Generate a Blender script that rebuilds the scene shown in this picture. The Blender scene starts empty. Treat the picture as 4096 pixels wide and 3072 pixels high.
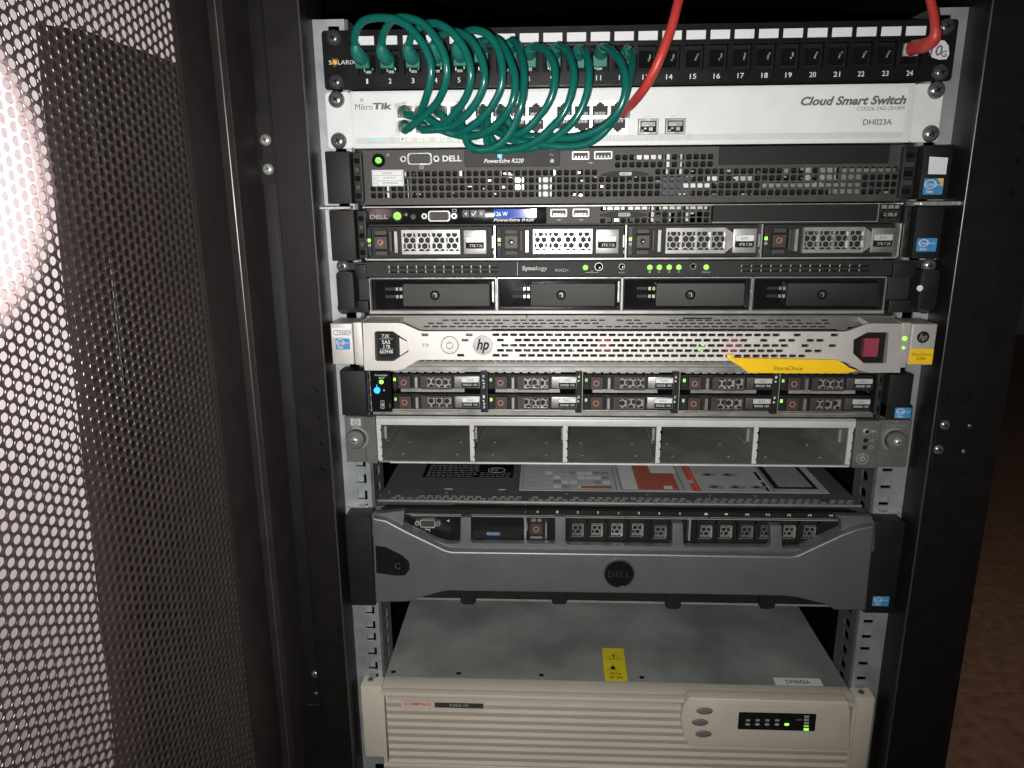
import bpy, bmesh, math, random
from mathutils import Vector, Matrix, Euler
random.seed(7)
SC = bpy.context.scene
COL = SC.collection
MM = 0.001
# ------------------------------------------------------------------ camera
CP = Vector((-65.68, -616.25, -125.91)); FPX = 2941.1
cam_d = bpy.data.cameras.new('camera'); cam = bpy.data.objects.new('camera', cam_d); COL.objects.link(cam)
cam.location = CP*MM
cam.rotation_euler = (math.radians(75.6502), math.radians(0.4375), math.radians(2.6277))
cam_d.sensor_width = 36.0; cam_d.lens = FPX/4096*36; cam_d.clip_start = 0.01; cam_d.clip_end = 60
SC.camera = cam
# ------------------------------------------------------------------ world, lamps, exposure
W = bpy.data.worlds.new('World'); SC.world = W; W.use_nodes = True
bgn = W.node_tree.nodes['Background']; bgn.inputs[0].default_value = (0.9, 0.82, 0.84, 1); bgn.inputs[1].default_value = 0.010
def lamp(name, kind, loc, power, size, col=(1, 1, 1), aim=None, **kw):
    d = bpy.data.lights.new(name, kind); o = bpy.data.objects.new(name, d); COL.objects.link(o)
    o.location = Vector(loc)*MM; d.energy = power; d.color = col
    if kind == 'AREA': d.shape = 'DISK'; d.size = size*MM
    else: d.shadow_soft_size = size*MM
    if aim: o.rotation_euler = (Vector(aim)-Vector(loc)).to_track_quat('-Z', 'Y').to_euler()
    for k, v in kw.items(): setattr(d, k, v)
    return o
lamp('phone_flash', 'SPOT', (-76.5, -618, -145), 17.5, 3.2, (1.0, .985, .95), aim=(-170, 0, -200), spot_size=math.radians(134), spot_blend=1.0)
lamp('glow_helper_lamp', 'SPOT', (-80, -470, -100), 900.0, 4, (1.0, .90, .85), aim=(-348, -330, -108), spot_size=math.radians(36), spot_blend=.8)  # unseen spot added to make the overexposed pool on the mesh
lamp('wall_fill_lamp', 'AREA', (-1900, 100, -250), 21.0, 700, (1.0, .93, .94), aim=(-900, 1250, -500))  # unseen fill light added to brighten the wall
lamp('floor_fill_lamp', 'AREA', (1500, 1000, 900), 13.0, 300, (1.0, .9, .8), aim=(1300, 1300, -1900))  # unseen fill light added to lift the floor beside the rack
SC.view_settings.view_transform = 'Standard'; SC.view_settings.look = 'None'
SC.view_settings.exposure = 0; SC.view_settings.gamma = 1; SC.view_settings.use_curve_mapping = False
SC.cycles.max_bounces = 6; SC.cycles.use_denoising = True

# ------------------------------------------------------------------ helpers: where a measured point of the rack lies
ROT = cam.rotation_euler.to_matrix()
CR = {'1': (1200, 0, 1500/2212), '2': (2500, 0, 1500/2212), '3': (1250, 560, 1400/2212), '4': (2500, 560, 1400/2212), '5': (1250, 1020, 1400/2212),
      '6': (2500, 1020, 1400/2212), '7': (1250, 1460, 1400/2212), '8': (2500, 1460, 1400/2212), 'A': (1350, 1900, 1300/2212), 'B': (2400, 1900, 1300/2212),
      'C': (1350, 2500, 1300/2212), 'D': (2400, 2500, 1300/2212), 'E': (0, 0, 1300/2157), 'F': (0, 1000, 1400/2212), '0': (0, 0, 4096/2212)}
def S(k, u, v, Y):
    ox, oy, s = CR[k]
    d = ROT @ Vector((ox+u*s-2048, 1536-(oy+v*s), -FPX))
    p = CP + d*((Y-CP.y)/d.y)
    return (p.x, p.z)
def SZ(k, u, v, Z):
    ox, oy, s = CR[k]
    d = ROT @ Vector((ox+u*s-2048, 1536-(oy+v*s), -FPX))
    p = CP + d*((Z-CP.z)/d.z)
    return (p.x, p.y)

# ------------------------------------------------------------------ materials
MATS = {}
def mat(name, col, rough=.5, metal=0.0, var=.12, scale=60, bump=0.0, bscale=900, spec=.5, emit=None, estr=0, coat=0, stretch=None, rvar=.1):
    m = bpy.data.materials.new(name); m.use_nodes = True; nt = m.node_tree; N = nt.nodes; L = nt.links
    b = N['Principled BSDF']
    b.inputs['Roughness'].default_value = rough; b.inputs['Metallic'].default_value = metal
    b.inputs['Specular IOR Level'].default_value = spec; b.inputs['Coat Weight'].default_value = coat
    tc = N.new('ShaderNodeTexCoord'); mp = N.new('ShaderNodeMapping'); L.new(tc.outputs['Object'], mp.inputs[0])
    if stretch: mp.inputs['Scale'].default_value = stretch
    nz = N.new('ShaderNodeTexNoise'); nz.inputs['Scale'].default_value = scale; nz.inputs['Detail'].default_value = 6
    L.new(mp.outputs[0], nz.inputs['Vector'])
    mr = N.new('ShaderNodeMapRange'); mr.inputs['From Min'].default_value = .3; mr.inputs['From Max'].default_value = .7
    mr.inputs['To Min'].default_value = 1-var; mr.inputs['To Max'].default_value = 1+var
    L.new(nz.outputs['Fac'], mr.inputs['Value'])
    mx = N.new('ShaderNodeVectorMath'); mx.operation = 'SCALE'; mx.inputs[0].default_value = col[:3]
    L.new(mr.outputs[0], mx.inputs['Scale']); L.new(mx.outputs[0], b.inputs['Base Color'])
    m2 = N.new('ShaderNodeMapRange'); m2.inputs['To Min'].default_value = max(0.02, rough-rvar); m2.inputs['To Max'].default_value = min(1, rough+rvar)
    L.new(nz.outputs['Fac'], m2.inputs['Value']); L.new(m2.outputs[0], b.inputs['Roughness'])
    if bump:
        n2 = N.new('ShaderNodeTexNoise'); n2.inputs['Scale'].default_value = bscale; n2.inputs['Detail'].default_value = 3
        L.new(mp.outputs[0], n2.inputs['Vector'])
        bp = N.new('ShaderNodeBump'); bp.inputs['Strength'].default_value = bump; bp.inputs['Distance'].default_value = .0004
        L.new(n2.outputs['Fac'], bp.inputs['Height']); L.new(bp.outputs[0], b.inputs['Normal'])
    if emit:
        b.inputs['Emission Color'].default_value = (*emit, 1); b.inputs['Emission Strength'].default_value = estr
    MATS[name] = m; return m
mat('black_powder', (.014, .013, .013), .42, bump=.5, bscale=2500, spec=.28)
mat('door_paint', (.050, .038, .038), .36, bump=.3, bscale=2500, spec=.28)
mat('cabinet_paint', (.0095, .0080, .0078), .42, bump=.4, bscale=2200, spec=.28)
mat('frame_paint', (.020, .017, .0165), .42, bump=.4, bscale=2200, spec=.28)
mat('hole_rim', (.04, .034, .034), .30, .2, spec=.5, rvar=.04)
mat('edge_glint', (.065, .062, .062), .35, .3)  # pale tone standing in for light caught on folded edges
mat('black_plastic', (.011, .011, .011), .5, bump=.4, bscale=3000, spec=.28)
mat('black_gloss', (.008, .008, .009), .12, var=.05)
mat('panel_black', (.009, .009, .010), .3, var=.05, spec=.28)
mat('deep_black', (.004, .004, .004), .7, spec=.28)
mat('server_face', (.056, .053, .050), .45, .2, bump=.5, bscale=2500, spec=.3)
mat('server_dark', (.022, .021, .020), .45, .2, bump=.5, bscale=2500, spec=.28)
mat('nas_black', (.016, .016, .016), .45, bump=.6, bscale=2600, spec=.28)
mat('nas_handle', (.038, .037, .035), .5, bump=.8, bscale=2200)
mat('white_paint', (.70, .725, .72), .42, var=.03, bump=.2, bscale=1500)
mat('white_label', (.70, .71, .72), .5, var=.03)
mat('grey_print', (.12, .12, .13), .5, var=.05)
mat('pale_print', (.42, .43, .43), .5, var=.05)
mat('white_print', (.66, .66, .66), .5, var=.05)
mat('dim_print', (.30, .30, .30), .5, var=.05)
mat('grey_strip', (.58, .60, .58), .5, var=.03)
mat('port_metal', (.62, .62, .60), .35, .8, var=.2, scale=200)
mat('bright_metal', (.58, .58, .56), .26, .6, var=.15, scale=150)
mat('satin_metal', (.36, .355, .335), .38, .5, var=.12, scale=90)
mat('dull_metal', (.34, .335, .32), .45, .8, var=.2, scale=60)
mat('zinc', (.42, .45, .46), .42, .55, var=.16, scale=45, bump=.3, bscale=600)
mat('zinc_dull', (.13, .135, .14), .5, .5, var=.2, scale=45)
mat('screw_metal', (.26, .26, .26), .24, .7, var=.2, scale=300)
mat('screw_black', (.10, .10, .105), .26, .5, var=.2, scale=300)
mat('bezel_silver', (.60, .575, .545), .42, .55, var=.05, scale=40, bump=.35, bscale=2600)
mat('bezel_dark', (.19, .18, .17), .45, .55, var=.08, bump=.3, bscale=2600)
mat('ear_grey', (.115, .115, .108), .5, .1, bump=.3, bscale=2200)
mat('chassis_zinc', (.22, .23, .21), .5, .3, var=.2, scale=22, bump=.3, bscale=700)
mat('chassis_lip', (.56, .56, .54), .4, .15, var=.05)
mat('lid_dark', (.10, .108, .11), .45, .2, var=.12, scale=14, bump=.2, bscale=900)
mat('lid_ups', (.25, .262, .25), .55, .25, var=.34, scale=13, bump=.3, bscale=900)
mat('blue_grey', (.142, .146, .158), .38, .4, var=.05, scale=30, bump=.3, bscale=2600)
mat('beige', (.58, .525, .44), .55, var=.03, scale=20, bump=.3, bscale=1800)
mat('beige_shaded', (.50, .452, .38), .6, var=.04, scale=20, bump=.3, bscale=1800)  # same plastic as beige, with the rib shade put into its colour
mat('button_grey', (.16, .145, .13), .55)
mat('green_jacket', (.005, .115, .093), .22, var=.08, scale=40)
mat('green_boot', (.010, .15, .118), .45, var=.08, scale=60)
mat('red_jacket', (.46, .042, .034), .4, var=.06, scale=40)
mat('clear_plug', (.30, .36, .34), .15, var=.3, scale=300)
mat('gold', (.75, .5, .2), .3, 1)
mat('copper_ring', (.36, .17, .11), .45, .3)
mat('brown_button', (.045, .034, .030), .5, .1, bump=.3)
mat('blue_sticker', (.05, .25, .50), .35, var=.08, scale=80)
mat('orange_print', (.85, .45, .06), .45)
mat('red_print', (.62, .09, .07), .5)
mat('brick_print', (.42, .10, .055), .55, var=.2, scale=300)
mat('yellow_tag', (.80, .50, .012), .38, var=.04, scale=40)
mat('yellow_dim', (.66, .56, .02), .45, var=.06)
mat('olive_print', (.22, .14, .01), .5)
mat('badge_print', (.085, .05, .05), .2, .6)
mat('maroon', (.26, .045, .07), .3)
mat('paper', (.42, .44, .44), .45, var=.06, scale=60)
mat('paper_grey', (.27, .285, .285), .5, var=.12, scale=120)
mat('lcd_blue', (.02, .05, .28), .06, rvar=.02, emit=(.05, .12, .55), estr=.45)
mat('lcd_text', (.3, .5, .9), .3, emit=(.3, .55, 1), estr=.8)
mat('led_green', (.2, .9, .1), .3, emit=(.28, 1, .08), estr=1.6)
mat('led_dimgreen', (.25, .7, .2), .3, emit=(.3, .8, .12), estr=.35)
mat('led_pale', (.72, .86, .62), .4, emit=(.5, .9, .35), estr=.12)
mat('led_blue', (.1, .4, 1), .3, emit=(.0, .10, 1), estr=5)
mat('led_cyan', (.1, .5, .9), .3, emit=(.05, .5, .9), estr=.9)
mat('led_off', (.36, .37, .34), .35)
mat('blue_tag', (.10, .2, .36), .4)
mat('blue_board', (.02, .035, .06), .4)
mat('wall_paint', (.78, .71, .72), .8, var=.03, scale=3, bump=.2, bscale=120)
mat('neighbour_black', (.135, .10, .096), .33, bump=.3, bscale=1800, spec=.28)

# brown floor tiles with grout lines
def floor_mat():
    m = bpy.data.materials.new('floor_tiles'); m.use_nodes = True; nt = m.node_tree; N = nt.nodes; L = nt.links; b = N['Principled BSDF']
    tc = N.new('ShaderNodeTexCoord'); br = N.new('ShaderNodeTexBrick'); br.offset = 0
    br.inputs['Scale'].default_value = 1; br.inputs['Brick Width'].default_value = .6; br.inputs['Row Height'].default_value = .6
    br.inputs['Mortar Size'].default_value = .003
    br.inputs['Color1'].default_value = (.24, .14, .085, 1); br.inputs['Color2'].default_value = (.22, .125, .078, 1); br.inputs['Mortar'].default_value = (.29, .19, .13, 1)
    L.new(tc.outputs['Object'], br.inputs['Vector'])
    nz = N.new('ShaderNodeTexNoise'); nz.inputs['Scale'].default_value = 22; nz.inputs['Detail'].default_value = 8; L.new(tc.outputs['Object'], nz.inputs['Vector'])
    mr = N.new('ShaderNodeMapRange'); mr.inputs['From Min'].default_value = .3; mr.inputs['From Max'].default_value = .7; mr.inputs['To Min'].default_value = .75; mr.inputs['To Max'].default_value = 1.25
    L.new(nz.outputs['Fac'], mr.inputs['Value'])
    vm = N.new('ShaderNodeVectorMath'); vm.operation = 'SCALE'; L.new(br.outputs['Color'], vm.inputs[0]); L.new(mr.outputs[0], vm.inputs['Scale'])
    L.new(vm.outputs[0], b.inputs['Base Color']); b.inputs['Roughness'].default_value = .45
    MATS['floor_tiles'] = m
floor_mat()

# ------------------------------------------------------------------ mesh builder (all in millimetres)
class MB:
    def __init__(s): s.v = []; s.f = []; s.m = []; s.names = []
    def mi(s, n):
        if n not in s.names: s.names.append(n)
        return s.names.index(n)
    def add(s, vs, fs, m):
        o = len(s.v); s.v += [tuple(v) for v in vs]; k = s.mi(m)
        for f in fs: s.f.append([i+o for i in f]); s.m.append(k)
    def box(s, x0, x1, y0, y1, z0, z1, m):
        x0, x1 = sorted((x0, x1)); y0, y1 = sorted((y0, y1)); z0, z1 = sorted((z0, z1))
        s.add([(x0, y0, z0), (x1, y0, z0), (x1, y1, z0), (x0, y1, z0), (x0, y0, z1), (x1, y0, z1), (x1, y1, z1), (x0, y1, z1)],
              [(0, 1, 5, 4), (1, 2, 6, 5), (2, 3, 7, 6), (3, 0, 4, 7), (4, 5, 6, 7), (3, 2, 1, 0)], m); return s
    def prism(s, poly, y0, y1, m):            # poly in x,z, drawn along y
        a = sum(poly[i][0]*poly[(i+1) % len(poly)][1]-poly[(i+1) % len(poly)][0]*poly[i][1] for i in range(len(poly)))
        if a < 0: poly = poly[::-1]
        y0, y1 = sorted((y0, y1)); n = len(poly)
        s.add([(x, y0, z) for x, z in poly]+[(x, y1, z) for x, z in poly],
              [tuple(range(n)), tuple(range(2*n-1, n-1, -1))]+[(i, i+n, (i+1) % n+n, (i+1) % n) for i in range(n)], m); return s
    def prismx(s, poly, x0, x1, m):           # poly in y,z, drawn along x
        a = sum(poly[i][0]*poly[(i+1) % len(poly)][1]-poly[(i+1) % len(poly)][0]*poly[i][1] for i in range(len(poly)))
        if a < 0: poly = poly[::-1]
        n = len(poly)
        s.add([(x1, y, z) for y, z in poly]+[(x0, y, z) for y, z in poly],
              [tuple(range(n)), tuple(range(2*n-1, n-1, -1))]+[(i, i+n, (i+1) % n+n, (i+1) % n) for i in range(n)], m); return s
    def lid(s, poly, z0, z1, m):              # poly in x,y, drawn along z
        a = sum(poly[i][0]*poly[(i+1) % len(poly)][1]-poly[(i+1) % len(poly)][0]*poly[i][1] for i in range(len(poly)))
        if a < 0: poly = poly[::-1]
        z0, z1 = sorted((z0, z1)); n = len(poly)
        s.add([(x, y, z1) for x, y in poly]+[(x, y, z0) for x, y in poly],
              [tuple(range(n)), tuple(range(2*n-1, n-1, -1))]+[(i, i+n, (i+1) % n+n, (i+1) % n) for i in range(n)], m); return s
    def disc(s, cx, cz, r, y0, y1, m, n=24, rz=None):
        rz = rz or r
        return s.prism([(cx+r*math.cos(2*math.pi*i/n), cz+rz*math.sin(2*math.pi*i/n)) for i in range(n)], y0, y1, m)
    def ring(s, cx, cz, r0, r1, y0, y1, m, n=24, a0=0, a1=360, sx=1):
        full = a1-a0 >= 360; k = n if full else n+1
        vs = []
        for i in range(k):
            a = math.radians(a0+(a1-a0)*i/n); c, d = math.cos(a)*sx, math.sin(a)
            vs += [(cx+r0*c, y0, cz+r0*d), (cx+r1*c, y0, cz+r1*d), (cx+r1*c, y1, cz+r1*d), (cx+r0*c, y1, cz+r0*d)]
        fs = []
        for i in range(n):
            a = 4*i; b = 4*((i+1) % k)
            fs += [(a, a+1, b+1, b), (a+1, a+2, b+2, b+1), (a+2, a+3, b+3, b+2), (a+3, a, b, b+3)]
        if not full: fs += [(3, 2, 1, 0), (4*n, 4*n+1, 4*n+2, 4*n+3)]
        s.add(vs, fs, m); return s
    def lathe(s, cx, cz, prof, m, n=24):      # prof list of (r, y), front first; turns about the y axis
        vs = []; fs = []
        for r, y in prof:
            for i in range(n):
                a = 2*math.pi*i/n; vs.append((cx+r*math.cos(a), y, cz+r*math.sin(a)))
        for j in range(len(prof)-1):
            for i in range(n):
                a = j*n+i; b = j*n+(i+1) % n
                fs.append((a, b, b+n, a+n))
        fs.append(tuple(range(n))[::-1])
        s.add(vs, fs, m); return s
    def tube(s, pts, r, m, n=12, sub=8, caps=True):
        P = [Vector(p) for p in pts]; R = r if isinstance(r, (list, tuple)) else [r]*len(P)
        Q = []; RR = []
        for i in range(len(P)-1):
            p0 = P[i-1] if i else P[i]*2-P[i+1]; p1 = P[i]; p2 = P[i+1]; p3 = P[i+2] if i+2 < len(P) else p2*2-p1
            for j in range(sub):
                t = j/sub
                Q.append(.5*((2*p1)+(p2-p0)*t+(2*p0-5*p1+4*p2-p3)*t*t+(3*p1-p0-3*p2+p3)*t**3)); RR.append(R[i]*(1-t)+R[i+1]*t)
        Q.append(P[-1]); RR.append(R[-1])
        up = None; vs = []
        for i, q in enumerate(Q):
            t = (Q[min(i+1, len(Q)-1)]-Q[max(i-1, 0)]).normalized()
            if up is None: up = t.orthogonal().normalized()
            up = (up-t*up.dot(t)).normalized(); si = t.cross(up)
            for k in range(n):
                a = 2*math.pi*k/n; vs.append(q+(up*math.cos(a)+si*math.sin(a))*RR[i])
        fs = []
        for i in range(len(Q)-1):
            for k in range(n):
                a = i*n+k; b = i*n+(k+1) % n
                fs.append((a, b, b+n, a+n))
        if caps: fs += [tuple(range(n))[::-1], tuple(range((len(Q)-1)*n, len(Q)*n))]
        s.add(vs, fs, m); return s
    def _curve(s, cu, m, f):
        o = bpy.data.objects.new('tmp', cu); me = bpy.data.meshes.new_from_object(o)
        vs = [f(v.co) for v in me.vertices]; fs = [tuple(p.vertices) for p in me.polygons]
        bpy.data.objects.remove(o); bpy.data.curves.remove(cu); bpy.data.meshes.remove(me)
        return vs, fs
    def plate(s, outline, holes, y0, y1, m):  # a flat sheet with cut holes
        cu = bpy.data.curves.new('tmp', 'CURVE'); cu.dimensions = '2D'; cu.fill_mode = 'BOTH'; cu.extrude = abs(y1-y0)/2
        for poly in [outline]+list(holes):
            sp = cu.splines.new('POLY'); sp.points.add(len(poly)-1); sp.use_cyclic_u = True
            for i, (x, z) in enumerate(poly): sp.points[i].co = (x, z, 0, 1)
        yc = (y0+y1)/2
        vs, fs = s._curve(cu, m, lambda c: (c[0], yc-c[2], c[1]))
        s.add(vs, fs, m); return s
    def text(s, txt, x0, x1, zc, h, y, m, shear=0, bold=0, plane='xz', zz=0):
        cu = bpy.data.curves.new('tmp', 'FONT'); cu.body = txt; cu.shear = shear; cu.offset = bold; cu.extrude = 0
        cu.resolution_u = 3; cu.fill_mode = 'FRONT'
        vs, fs = s._curve(cu, m, lambda c: tuple(c))
        if not vs: return s
        a = [min(v[i] for v in vs) for i in (0, 1)]; b = [max(v[i] for v in vs) for i in (0, 1)]
        w = b[0]-a[0]; hh = b[1]-a[1]
        if h is None: sz = (x1-x0)/w; h = hh*sz
        kx = (x1-x0)/w; kz = h/hh
        vs = [(x0+(v[0]-a[0])*kx, y, zc-h/2+(v[1]-a[1])*kz) for v in vs]
        if plane == 'xy': vs = [(v[0], v[2], y) for v in vs]
        s.add(vs, fs, m); return s
    def build(s, name, parent=None, bevel=0, seg=1, smooth=True, ang=35):
        off = Vector((0, 0, 0))
        if parent is not None:
            off = Vector(parent.get('_o', (0, 0, 0)))
        me = bpy.data.meshes.new(name)
        me.from_pydata([((x-off.x)*MM, (y-off.y)*MM, (z-off.z)*MM) for x, y, z in s.v], [], s.f)
        for n in s.names: me.materials.append(MATS[n])
        me.polygons.foreach_set('material_index', s.m)
        if bevel:
            bm = bmesh.new(); bm.from_mesh(me)
            ed = [e for e in bm.edges if len(e.link_faces) == 2 and e.calc_face_angle(0) > math.radians(28)]
            bmesh.ops.bevel(bm, geom=ed, offset=bevel*MM, segments=seg, profile=.6, affect='EDGES', clamp_overlap=True)
            bm.to_mesh(me); bm.free()
        if smooth:
            me.polygons.foreach_set('use_smooth', [True]*len(me.polygons)); me.set_sharp_from_angle(angle=math.radians(18 if bevel else ang))
        me.update()
        o = bpy.data.objects.new(name, me); COL.objects.link(o)
        if parent is not None: o.parent = parent; o['_o'] = tuple(off)
        return o
def thing(name, label, cat, base, group=None):
    o = bpy.data.objects.new(name, None); COL.objects.link(o); o.empty_display_size = .02
    o.location = Vector(base)*MM; o['_o'] = tuple(base); o['label'] = label; o['category'] = cat
    if group: o['group'] = group
    return o
def struct(o): o['kind'] = 'structure'; return o

def rrect(x0, x1, z0, z1, r, n=3):
    x0, x1 = sorted((x0, x1)); z0, z1 = sorted((z0, z1)); out = []
    for cx, cz, a in ((x1-r, z1-r, 0), (x0+r, z1-r, 90), (x0+r, z0+r, 180), (x1-r, z0+r, 270)):
        for i in range(n+1):
            t = math.radians(a+90*i/n); out.append((cx+r*math.cos(t), cz+r*math.sin(t)))
    return out
def rect(x0, x1, z0, z1): return [(x0, z0), (x1, z0), (x1, z1), (x0, z1)]
def hexa(cx, cz, r, rot=0): return [(cx+r*math.cos(math.radians(60*i+rot)), cz+r*math.sin(math.radians(60*i+rot))) for i in range(6)]

def screw(parent, x, z, y, r=6.2, h=3.6, m='screw_metal', ang=15, name='screw'):
    b = MB()
    b.lathe(x, z, [(r*.28, y-h), (r*.62, y-h*.9), (r*.88, y-h*.55), (r, y-h*.15), (r, y)], m, 28)
    for a in (ang, ang+90):
        c, d = math.cos(math.radians(a)), math.sin(math.radians(a)); L_, w = r*.42, r*.085
        b.prism([(x+c*L_-d*w, z+d*L_+c*w), (x-c*L_-d*w, z-d*L_+c*w), (x-c*L_+d*w, z-d*L_-c*w), (x+c*L_+d*w, z+d*L_-c*w)], y-h-.15, y-h+.9, 'deep_black')
    return b.build(name, parent)
def chip_sticker(parent, x0, x1, z0, z1, y, kind='plain'):
    b = MB(); b.prism(rrect(x0, x1, z0, z1, .8), y-.15, y, 'blue_sticker')
    w = x1-x0; h = z1-z0
    b.ring(x0+w*.34, z0+h*.64, h*.23, h*.28, y-.25, y-.18, 'white_print', 20, sx=1.35)
    b.text('intel', x0+w*.16, x0+w*.54, z0+h*.64, h*.24, y-.28, 'white_print')
    b.text('inside', x0+w*.62, x0+w*.93, z0+h*.62, h*.14, y-.28, 'white_print')
    b.text('Xeon', x0+w*.14, x0+w*.52, z0+h*.2, h*.2, y-.28, 'white_print', bold=.02)
    if kind == 'orange': b.prism([(x0+w*.66, z1), (x1-.6, z1), (x1-.1, z0+h*.45)], y-.3, y-.18, 'orange_print')
    if kind == 'red': b.box(x0+w*.04, x0+w*.8, y-.3, y-.18, z0+h*.34, z0+h*.4, 'red_print')
    return b.build('chip_sticker', parent)
def vga(parent, x0, x1, z0, z1, y, bright='bright_metal'):
    w = x1-x0; h = z1-z0; cx = (x0+x1)/2; b = MB()
    out = [(x0+w*.17, z1), (x1-w*.17, z1), (x1-w*.2-h*.0, z0), (x0+w*.2, z0)]
    out = rrect(x0+w*.19, x1-w*.19, z0, z1, h*.25)
    b.plate(out, [rrect(x0+w*.225, x1-w*.225, z0+h*.1, z1-h*.1, h*.22)], y-4.5, y, bright)
    b.box(x0+w*.23, x1-w*.23, y-2.6, y, z0+h*.12, z1-h*.12, 'server_face')
    for r in range(3):
        for i in range(5): b.disc(x0+w*.33+i*w*.085+(w*.02 if r == 1 else 0), z0+h*(.25+.25*r), .5, y-2.7, y-2.5, 'deep_black', 8)
    b.prism(hexa(x0+w*.08, (z0+z1)/2, h*.3), y-4, y, bright); b.prism(hexa(x1-w*.08, (z0+z1)/2, h*.3), y-4, y, bright)
    b.disc(x0+w*.08, (z0+z1)/2, h*.13, y-4.1, y-3.9, 'deep_black', 10); b.disc(x1-w*.08, (z0+z1)/2, h*.13, y-4.1, y-3.9, 'deep_black', 10)
    return b.build('video_port', parent, ang=40)
def usb(parent, x0, x1, z0, z1, y):
    b = MB(); b.plate(rrect(x0, x1, z0, z1, .8), [rrect(x0+1, x1-1, z0+.9, z1-.9, .3)], y-.8, y+.1, 'dull_metal')
    b.box(x0+1, x1-1, y+.6, y+1, z0+.9, z1-.9, 'deep_black')
    b.box(x0+1.8, x1-1.8, y-.3, y+.9, (z0+z1)/2-.2, z1-1.8, 'server_face')
    for i in range(4): b.box(x0+3+i*(x1-x0-6)/3-.4, x0+3+i*(x1-x0-6)/3+.4, y-.4, y-.2, z0+1.4, z0+2.6, 'bright_metal')
    return b.build('usb_port', parent)
def latch(parent, side, x0, x1, z0, z1, y, inner, name='rack_latch'):
    b = MB(); b.box(x0, x1, y, -1, z0, z1, 'black_plastic')
    o = b.build(name, parent, bevel=.8, seg=2)
    b = MB()
    a, c = (x1+.4, inner) if side < 0 else (inner, x0-.4)
    b.box(a, c, y+9, -1, z0+1.5, z1-.5, 'black_plastic')
    h = z1-z0
    for i in range(5): b.box(a+1.2+.4*(i % 2), c-2.2, y+7.4, y+9, z0+h*(.1+.17*i), z0+h*(.2+.17*i), 'server_face' if i in (1, 3) else 'black_gloss')
    b.box(c-1.3 if side < 0 else a, c if side < 0 else a+1.3, y+6.5, y+9, z0+1.5, z1-.5, 'server_face')
    b.build('release_lever', o, bevel=.25)
    return o
def honey(b, x0, x1, z0, z1, y, m, p=5.2, r=2.5, th=1.0, rot=90, dx=0, dz=0):
    """a sheet of honeycomb between x0..x1, z0..z1"""
    holes = []; j = 0; z = z0+dz-p
    while z < z1+p:
        x = x0+dx-p+(p/2 if j % 2 else 0)
        while x < x1+p:
            hx = [(min(max(a, x0+.35), x1-.35), min(max(c, z0+.35), z1-.35)) for a, c in hexa(x, z, r, rot)]
            w = max(a for a, c in hx)-min(a for a, c in hx); h = max(c for a, c in hx)-min(c for a, c in hx)
            if w > .9 and h > .9:
                q = []
                for t in hx:
                    if not q or abs(t[0]-q[-1][0])+abs(t[1]-q[-1][1]) > .05: q.append(t)
                if abs(q[0][0]-q[-1][0])+abs(q[0][1]-q[-1][1]) < .05: q.pop()
                if len(q) > 2: holes.append(q)
            x += p
        z += p*.866; j += 1
    b.plate(rect(x0, x1, z0, z1), holes, y, y+th, m)

# ------------------------------------------------------------------ the room
b = MB(); b.box(-3600, 500, 1250, 1300, -1900, 1200, 'wall_paint'); struct(b.build('wall'))
b = MB(); b.box(-3600, 7000, -2500, 9000, -1910, -1900, 'floor_tiles'); struct(b.build('floor'))

# black cabinet standing beside the rack, seen through the open mesh door
nc = thing('storage_cabinet', 'plain black cabinet standing beyond the perforated door beside the pale wall', 'cabinet', (-700, 300, -1900))
NX, NY = -560, 215
b = MB()
b.add([(-613.5, NY, 57), (NX+2, NY, 49), (NX+2, NY+640, 49), (-613.5, NY+640, 57), (-711, NY, -1900), (-643, NY, -1900), (-643, NY+640, -1900), (-711, NY+640, -1900)],
      [(0, 1, 2, 3), (4, 5, 1, 0), (5, 6, 2, 1), (6, 7, 3, 2), (7, 4, 0, 3), (7, 6, 5, 4)], 'neighbour_black')
b.build('carcass', nc, bevel=2.5, seg=3)
b = MB(); b.tube([(NX+1.5, NY-.5, 48), (NX-26, NY-.5, -920), (NX-52, NY-.5, -1895)], 1.7, 'edge_glint', 8, 1); b.build('corner_glint', nc)  # front corner highlight painted as a pale tube
b = MB(); b.prism([(-606, 46), (-569, 40), (-645, -1870), (-697, -1870)], NY-4, NY-.2, 'neighbour_black'); b.build('front_panel', nc, bevel=1.2, seg=2)

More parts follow.
